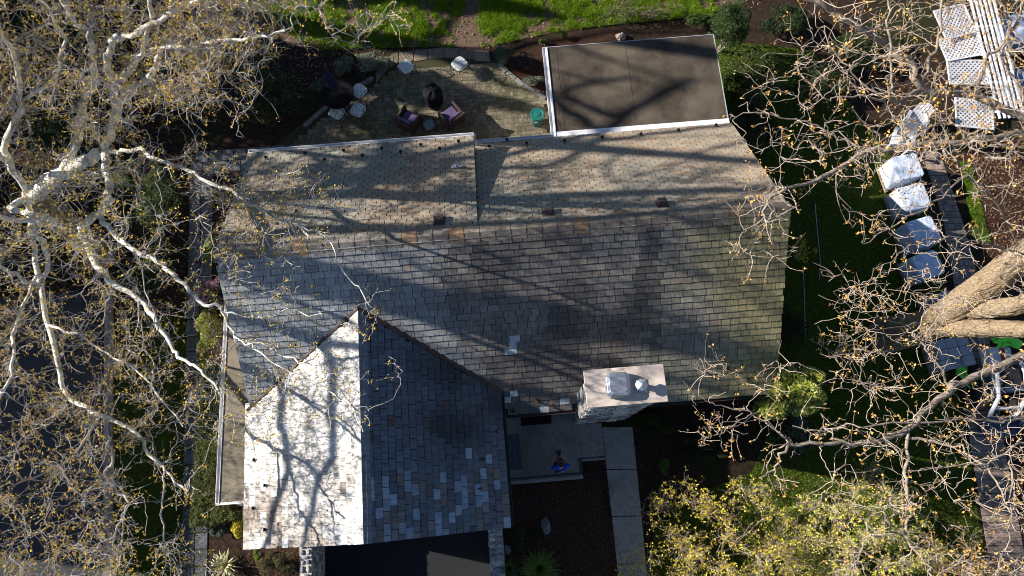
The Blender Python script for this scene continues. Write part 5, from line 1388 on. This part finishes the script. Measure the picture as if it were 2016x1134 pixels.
rock('rock', 'brown rock in the mulch behind the flat roof', 1222, 74, (.2, .16, .2), (.30, .26, .21))
rock('rock', 'flat grey stone beside the right retaining wall', 998, 1083, (.12, .15, .1), (.22, .22, .24))

# ------------------------------------------------------------------ porch: rug, mat, person
a, b = G(1001, 856, pz), G(1026, 924, pz)
x0, x1, y1, y0 = 7.30, 7.76, a[1], b[1]
V = []; F = []; n = 30
for i in range(n + 1):
    for j in range(9): V.append((x0 + (x1 - x0) * j / 8, y0 + (y1 - y0) * i / n, pz + .012 + .004 * math.sin(i * 1.1 + j)))
for i in range(n):
    for j in range(8): k = i * 9 + j; F.append((k, k + 1, k + 10, k + 9))
rg = MB(); rg.solid(V, F); o = rg.build('striped_rug', MATS['rug']); tag(o, 'blue striped woven rug along the garage side of the porch', 'rug')
m_ = o.modifiers.new('thickness', 'SOLIDIFY'); m_.thickness = .01
o = MB().bx(7.85, 8.85, -4.78, -4.35, pz + .003, pz + .022).build('door_mat', MATS['doormat'], bevel=.006); tag(o, 'dark rectangular mat on the porch under the eave', 'mat')

def skin_mesh(name, verts, edges, m, parent, sub=2):
    me = bpy.data.meshes.new(name); me.from_pydata([v[:3] for v in verts], edges, [])
    o = bpy.data.objects.new(name, me); COL.objects.link(o); adopt(o, parent, False)
    md = o.modifiers.new('skin', 'SKIN'); md.use_smooth_shade = True; md.use_x_symmetry = False
    for i, v in enumerate(verts):
        s = me.skin_vertices[0].data[i]; rr_ = v[3]; s.radius = rr_ if isinstance(rr_, tuple) else (rr_, rr_); s.use_root = i == 0
    sb_ = o.modifiers.new('sub', 'SUBSURF'); sb_.levels = sub; sb_.render_levels = sub
    me.materials.append(MATS[m]); return o
q = G(1105, 914, 2.15)
pe = empty('person', (q[0], q[1] - .05, pz + .002), R_(4)); tag(pe, 'person in a blue short sleeved shirt looking down at a handheld controller', 'person')
bv = [(0, -.02, .93, (.15, .11)), (0, -.02, 1.08, (.14, .10)), (0, -.03, 1.28, (.16, .11)), (0, -.01, 1.43, (.085, .07)), (0, .02, 1.50, .052), (0, .06, 1.58, (.07, .085)), (0, .07, 1.68, (.072, .09)), (0, .06, 1.745, (.05, .06)),
      (-.17, -.02, 1.40, .06), (-.275, .0, 1.16, .042), (-.19, .20, 1.12, .034), (-.10, .31, 1.17, .026), (.17, -.02, 1.40, .06), (.275, .0, 1.16, .042), (.19, .20, 1.12, .034), (.10, .31, 1.17, .026),
      (-.095, -.02, .86, .085), (-.10, -.01, .48, .058), (-.10, -.05, .09, .04), (-.11, .08, .04, .038), (.095, .0, .86, .085), (.09, .13, .50, .058), (.08, .22, .10, .04), (.08, .36, .04, .038),
      (0, .165, 1.615, .014), (-.078, .05, 1.61, .016), (.078, .05, 1.61, .016)]
be = [(0, 1), (1, 2), (2, 3), (3, 4), (4, 5), (5, 6), (6, 7), (2, 8), (8, 9), (9, 10), (10, 11), (2, 12), (12, 13), (13, 14), (14, 15), (0, 16), (16, 17), (17, 18), (18, 19), (0, 20), (20, 21), (21, 22), (22, 23), (5, 24), (5, 25), (5, 26)]
for s, w in ((-1, 11), (1, 15)):                         # palms with five fingers closed round the controller
    pi = len(bv); bv.append((s * .085, .355, 1.185, (.034, .017))); be.append((w, pi))
    for k in range(4):
        o1 = (-.024 + .016 * k); l = (.85, 1, .97, .78)[k]
        i0 = len(bv); bv += [(s * (.078 - .004), .39 + .0 * k, 1.165 + o1 * .9, .0095), (s * (.052), .405 + .012 * l, 1.16 + o1, .0088), (s * .028, .395, 1.155 + o1, .0078)]
        be += [(pi, i0), (i0, i0 + 1), (i0 + 1, i0 + 2)]
    i0 = len(bv); bv += [(s * .065, .335, 1.215, .0105), (s * .045, .35, 1.232, .009)]; be += [(pi, i0), (i0, i0 + 1)]
body = skin_mesh('body', bv, be, 'skin', pe)
sh = skin_mesh('shirt', [(0, -.02, .90, (.185, .135)), (0, -.02, 1.08, (.172, .125)), (0, -.03, 1.28, (.185, .13)), (0, -.015, 1.435, (.10, .085)), (-.17, -.02, 1.395, .078), (-.245, -.01, 1.235, .066), (-.262, 0, 1.19, .064), (.17, -.02, 1.395, .078), (.245, -.01, 1.235, .066), (.262, 0, 1.19, .064)],
    [(0, 1), (1, 2), (2, 3), (2, 4), (4, 5), (5, 6), (2, 7), (7, 8), (8, 9)], 'shirt', pe)
skin_mesh('trousers', [(0, -.02, .94, (.165, .125)), (-.095, -.02, .84, .105), (-.10, -.01, .48, .078), (-.10, -.05, .12, .062), (.095, .0, .84, .105), (.09, .13, .50, .078), (.08, .215, .13, .062)], [(0, 1), (1, 2), (2, 3), (0, 4), (4, 5), (5, 6)], 'trousers', pe)
for p in ((-.105, -.08, .09), (.08, .19, .28)):
    skin_mesh('shoe', [(p[0], p[1], .05, .05), (p[0], p[1] + .12, .045, .05), (p[0], p[1] + .22, .035, .04)], [(0, 1), (1, 2)], 'shoe', pe)
skin_mesh('hair', [(0, .015, 1.60, (.075, .06)), (0, .03, 1.69, (.09, .09)), (0, .075, 1.755, (.078, .08)), (0, .13, 1.73, (.055, .04))], [(0, 1), (1, 2), (2, 3)], 'hair', pe)
pr_ = MB(); pr_.box((0, -.168, 1.30), (.20, .006, .045), rot=Matrix.Rotation(R_(8), 3, 'X')); pr_.build('shirt_print', MATS['shirt_print'], pe, world=False)
q = wmat(pe) @ Vector((0, .385, 1.19))
t = empty('drone_controller', q, R_(4)); tag(t, 'black handheld controller held by the person on the porch', 'controller')
MB().box((0, 0, 0), (.15, .09, .035)).build('case', MATS['controller'], t, world=False, bevel=.012)
MB().box((0, .055, .03), (.15, .012, .085), rot=Matrix.Rotation(R_(-35), 3, 'X')).build('screen', MATS['window_glass'], t, world=False)
for s in (-1, 1): MB().tube([(s * .035, -.01, .017), (s * .035, -.01, .04)], .006, 6).build('stick', MATS['machine_black'], t, world=False)

# ------------------------------------------------------------------ east yard: pallets, loader, panels
def pallet_stack(px, py, rz, w, l, h, label, wrapped=True, z=None):
    q = G(px, py, h); t = empty('wrapped_pallet' if wrapped else 'block_pallet', (q[0], q[1], .01), R_(rz)); tag(t, label, 'pallet', 'pallets of paving blocks along the brick path')
    for k in range(6): MB().box((0, -l / 2 + (k + .5) * l / 6, .125), (w + .08, l / 6 - .03, .022)).build('deck_board', MATS['pallet_wood'], t, world=False)
    for s in (-1, 0, 1): MB().box((s * w * .46, 0, .06), (.09, l + .06, .10)).build('stringer', MATS['pallet_wood'], t, world=False)
    if wrapped:
        V = []; F = []; n = 40; prof = [(.96, 0), (1.0, .08), (.99, .5), (1.0, .8), (.99, .95), (.965, .99), (.9, 1.0), (.5, 1.005), (.1, 1.0)]
        ox, oy = q[0] * 3, q[1] * 3
        for j, (r, zz) in enumerate(prof):
            for k in range(n):
                a = 2 * math.pi * (k + .5) / n; c_, s_ = math.cos(a), math.sin(a); e = (abs(c_) ** 14 + abs(s_) ** 14) ** (-1 / 14)
                x, y = c_ * e * r * w / 2, s_ * e * r * l / 2
                d_ = 1 + .018 * nz(x * 5 + ox, y * 5 + oy, 1, zz * 6 + j)
                V.append((x * d_, y * d_, .14 + zz * (h - .14) + .02 * nz(x * 4 + ox, y * 4 + oy, 1, 5) * (zz > .9)))
        for j in range(len(prof) - 1):
            for k in range(n): F.append((j * n + k, j * n + (k + 1) % n, (j + 1) * n + (k + 1) % n, (j + 1) * n + k))
        F.append(tuple((len(prof) - 1) * n + k for k in range(n)))
        MB().solid(V, F).build('plastic_wrap', MATS['wrap'], t, world=False)
    else:
        nx, ny, nzl = 3, 3, 5; bw, bl, bh = w / nx, l / ny, (h - .14) / nzl
        for kz in range(nzl):
            for i in range(nx):
                for j in range(ny):
                    if kz == nzl - 1 and rnd.random() < .25: continue
                    MB().box((-w / 2 + (i + .5) * bw, -l / 2 + (j + .5) * bl, .14 + (kz + .5) * bh), (bw - .014, bl - .014, bh - .008), rz=rnd.uniform(-.02, .02)).build('block', MATS['block_grey'], t, world=False, bevel=.01, seg=1)
        if wrapped is False: pass
    return t
pallet_stack(1786, 328, 8, 1.0, .92, 1.0, 'partly sunlit wrapped pallet nearest the white slatted chairs')
pallet_stack(1800, 388, 8, 1.0, .92, .95, 'wrapped pallet second in the row below the slatted chairs')
pallet_stack(1820, 456, 12, .95, 1.0, 1.0, 'wrapped pallet third in the row, in the shade of the house')
pallet_stack(1828, 521, 14, .90, .88, 1.0, 'wrapped pallet above the opened one, on bare path')
pallet_stack(1862, 596, 8, .85, .75, .85, 'opened pallet of grey blocks just above the thick trunk', False)
pallet_stack(1880, 694, 6, 1.15, 1.0, .85, 'pallet of grey blocks between trunk and loader', False)

# compact loader
q = G(1966, 752, .6); t = empty('compact_loader', (q[0], q[1], .01), R_(-2)); tag(t, 'white and grey compact loader with red panel and blue bucket', 'loader')
def P_(name, m, bev=.02, **k):
    return t
MB().box((-.12, .82, .95), (.78, .62, .55), top=(.86, .82)).build('hood', MATS['machine_grey'], t, world=False, bevel=.06, seg=3)
MB().box((-.10, .80, 1.235), (.15, .44, .02)).build('red_panel', MATS['machine_red'], t, world=False)
MB().box((.05, .1, .75), (.72, .95, .75)).build('engine_body', MATS['machine_blue'], t, world=False, bevel=.03)
MB().box((.05, .1, 1.14), (.58, .70, .05)).build('grille', MATS['machine_black'], t, world=False)
for s in (-1, 1):
    tr = MB()
    prof = [(math.cos(a) * .28 + (.62 if math.cos(a) > 0 else -.62), math.sin(a) * .24 + .26) for a in [2 * math.pi * k / 20 for k in range(20)]]
    V = [(s * .62 - .12, p[0], p[1]) for p in prof] + [(s * .62 + .12, p[0], p[1]) for p in prof]
    tr.solid(V, [tuple(range(20)), tuple(range(20, 40))[::-1]] + [(k, k + 20, (k + 1) % 20 + 20, (k + 1) % 20) for k in range(20)])
    tr.build('track', MATS['machine_black'], t, world=False)
    MB().tube([(s * .45, .72, 1.15), (s * .45, .2, 1.28), (s * .45, -.55, 1.12), (s * .45, -1.0, .55), (s * .40, -1.15, .35)], .065, 8).build('lift_arm', MATS['white_plastic'], t, world=False)
    MB().tube([(s * .36, .45, .8), (s * .38, -.3, 1.0)], .04, 8).build('hydraulic_ram', MATS['galvanised'], t, world=False)
MB().tube([(-.45, -.85, .75), (.45, -.85, .75)], .05, 8).build('cross_bar', MATS['white_plastic'], t, world=False)
bu = MB(); pts = [(-1.12, .55), (-1.12, .12), (-1.30, .05), (-1.72, .08), (-1.72, .11), (-1.32, .10), (-1.18, .18), (-1.17, .55)]
V = [(-.66, p[0], p[1]) for p in pts] + [(.66, p[0], p[1]) for p in pts]; n = len(pts)
bu.solid(V, [tuple(range(n)), tuple(range(n, 2 * n))[::-1]] + [(k, k + n, (k + 1) % n + n, (k + 1) % n) for k in range(n)])
for s in (-1, 1): bu.solid([(s * .66, -1.12, .55), (s * .66, -1.12, .08), (s * .66, -1.72, .08), (s * .66 - s * .03, -1.12, .55), (s * .66 - s * .03, -1.12, .08), (s * .66 - s * .03, -1.72, .08)], [(0, 1, 2), (5, 4, 3), (0, 2, 5, 3), (0, 3, 4, 1), (1, 4, 5, 2)])
bu.build('bucket', MATS['machine_blue'], t, world=False)
def crumple(name, label, px, py, z, r, rz, cat, sd_):
    c = G(px, py, z); V = []; F = []; n, mN = 26, 18
    for j in range(mN):
        for k in range(n):
            u, v = (k / (n - 1) * 2 - 1), (j / (mN - 1) * 2 - 1)
            x, y = u * r[0] * (1 + .25 * nz(u * 2, v * 2, 1, sd_)), v * r[1] * (1 - .45 * u * math.sin(sd_ + u * 2)) + r[1] * .5 * math.sin(u * 2.4 + sd_)
            zz = r[2] * (1.1 - .6 * (u * u + v * v)) + r[2] * 1.3 * nz(u * 2.2, v * 2.2, 1, sd_ + 3)
            V.append((x * math.cos(rz) - y * math.sin(rz) + c[0], x * math.sin(rz) + y * math.cos(rz) + c[1], max(.02, z - r[2] + zz)))
    for j in range(mN - 1):
        for k in range(n - 1): i = j * n + k; F.append((i, i + 1, i + n + 1, i + n))
    o = MB().solid(V, F).build(name, MATS['lime'], smooth=True); m = o.modifiers.new('thickness', 'SOLIDIFY'); m.thickness = .012
    tag(o, label, cat)
crumple('lime_cloth', 'lime green crumpled cloth lying on top of the loader', 1985, 674, 1.3, (.42, .2, .12), .0, 'cloth', 2.0)
crumple('lime_cloth', 'lime green crumpled cloth on the ground left of the loader', 1914, 742, .35, (.46, .22, .14), -.7, 'cloth', 4.4)

# white slatted garden chairs
def garden_chair(px, py, rz, label):
    q = G(px, py, .5); t = empty('garden_chair', (q[0], q[1], .01), R_(rz)); tag(t, label, 'chair', 'white slatted garden chairs')
    for k in range(6): MB().box((0, -.26 + k * .095, .40 - .012 * k), (.56, .078, .022)).build('seat_slat', MATS['white_plastic'], t, world=False)
    rot = Matrix.Rotation(R_(-22), 3, 'X')
    for k in range(6):
        h = .78 - .02 * abs(k - 2.5) ** 2
        MB().box(Vector((-.25 + k * .10, .30, .34)) + rot @ Vector((0, 0, h / 2)), (.083, .022, h), rot=rot).build('back_slat', MATS['white_plastic'], t, world=False, bevel=.008, seg=1)
    for s in (-1, 1):
        MB().box((s * .34, .0, .58), (.13, .74, .024)).build('armrest', MATS['white_plastic'], t, world=False, bevel=.01)
        MB().box((s * .31, -.28, .285), (.03, .09, .57)).build('leg', MATS['white_plastic'], t, world=False)
        MB().box((s * .31, .28, .28), (.03, .09, .56)).build('leg', MATS['white_plastic'], t, world=False)
    MB().box((0, .40, .66), (.62, .03, .08), rot=rot).build('back_rail', MATS['white_plastic'], t, world=False)
garden_chair(1800, 244, -38, 'white slatted garden chair, upper of the two beside the pallets')
garden_chair(1776, 276, -30, 'white slatted garden chair, lower of the two, touching the first pallet')
# lattice panels and railing
def lattice(px, py, z, w, l, rz, tilt, label):
    c = G(px, py, z); t = empty('lattice_panel', c, R_(rz)); t.rotation_euler = (R_(tilt), R_(tilt * .5), R_(rz)); tag(t, label, 'lattice panel', 'white lattice panels stacked in the east yard')
    for s in (-1, 1):
        MB().box((s * (w / 2 - .03), 0, 0), (.06, l, .035)).build('frame_board', MATS['white_plastic'], t, world=False)
        MB().box((0, s * (l / 2 - .03), .0015), (w - .12, .06, .032)).build('frame_board', MATS['white_plastic'], t, world=False)
    la = MB()
    for dirn in (-1, 1):
        k = -(w + l) / 2
        while k < (w + l) / 2:
            P = []
            for s in np.linspace(-(w + l), (w + l), 160):
                x, y = s, dirn * s + k * 1.0
                if abs(x) < w / 2 - .04 and abs(y) < l / 2 - .04: P.append((x, y))
            if len(P) > 1:
                A, B = P[0], P[-1]; L = math.hypot(B[0] - A[0], B[1] - A[1])
                la.box(((A[0] + B[0]) / 2, (A[1] + B[1]) / 2, .005 * dirn), (L, .055, .008), rz=math.atan2(B[1] - A[1], B[0] - A[0]))
            k += .165
    o = la.build('lattice', MATS['white_plastic'], t, world=False); o['kind'] = 'stuff'
lattice(1880, 42, .75, 1.3, 1.25, 12, 4, 'white lattice panel at the top edge, uppermost of the stack')
lattice(1893, 92, .60, 1.5, 1.0, 6, -3, 'white lattice panel second from the top edge')
lattice(1905, 142, .52, 1.5, 1.0, -4, 4, 'white lattice panel in the middle of the stack')
lattice(1918, 220, .40, 1.4, 1.3, -10, 3, 'white lattice panel nearest the slatted chairs')
A, B = G(1932, -20, .9), G(1988, 235, .7); dv = B - A; L = np.linalg.norm(dv[:2])
t = empty('railing_stack', (A + B) / 2, math.atan2(dv[1], dv[0])); tag(t, 'stack of long white railings right of the lattice panels', 'railing')
for k in range(6):
    MB().box((0, -.42 + k * .17, .02 * (k % 2)), (L, .07, .05)).build('rail', MATS['white_plastic'], t, world=False)
for k in range(5): MB().box((-L / 2 + .3 + k * (L - .6) / 4, 0, -.045), (.09, 1.0, .035)).build('cross_bar', MATS['white_plastic'], t, world=False)
for s in (-1, 1):
    for k in (-1, 1): MB().box((s * (L / 2 - .6), k * .35, -.43), (.08, .08, .72)).build('support', MATS['pallet_wood'], t, world=False)
for i, (px, py, s, lab) in enumerate(((2000, 60, .55, 'blue grey tarpaulin bundle at the upper right corner'), (2004, 165, .45, 'smaller blue grey tarpaulin bundle below the upper right corner'))):
    c = G(px, py, .3); V = []; F = []; n, mN = 24, 20
    for j in range(mN):
        for k in range(n):
            u, v = k / (n - 1) * 2 - 1, j / (mN - 1) * 2 - 1
            V.append((c[0] + u * s, c[1] + v * s * 1.4, max(.02, .62 * max(0, 1 - max(abs(u), abs(v)) ** 6) + .13 * nz(u * 2.5, v * 2.5, 1, i * 5 + 2))))
    for j in range(mN - 1):
        for k in range(n - 1): q_ = j * n + k; F.append((q_, q_ + 1, q_ + n + 1, q_ + n))
    tag(MB().solid(V, F).build('tarpaulin', MATS['tarp_blue']), lab, 'tarpaulin')
# hoses, small fixtures
def hose(label, pts, r, m):
    P = spline([G(p[0], p[1], 0) + np.array([0, 0, r + .012]) for p in pts], 40)
    tag(MB().tube([tuple(p) for p in P], r, 6).build('garden_hose', MATS[m], smooth=True), label, 'hose')
hose('green hose curling off the west walk at the bottom', [(375, 1030), (354, 1052), (352, 1080), (370, 1110), (378, 1150)], .014, 'hose')
hose('grey hose lying straight in the shaded east yard, left one', [(1580, 525), (1582, 560), (1584, 620), (1586, 665)], .012, 'galvanised')
hose('grey hose lying straight in the shaded east yard, right one', [(1604, 400), (1608, 450), (1614, 510), (1613, 552)], .012, 'galvanised')
fl_ = MB().tube([(15.16, -2.62, 2.45), (15.45, -2.62, 2.42)], .03, 8).build('floodlight', MATS['white_plastic'], house)
MB().lathe((15.5, -2.62, 2.36), [(.02, .14), (.05, .1), (.08, 0)], 12).build('lamp_head', MATS['white_plastic'], fl_)
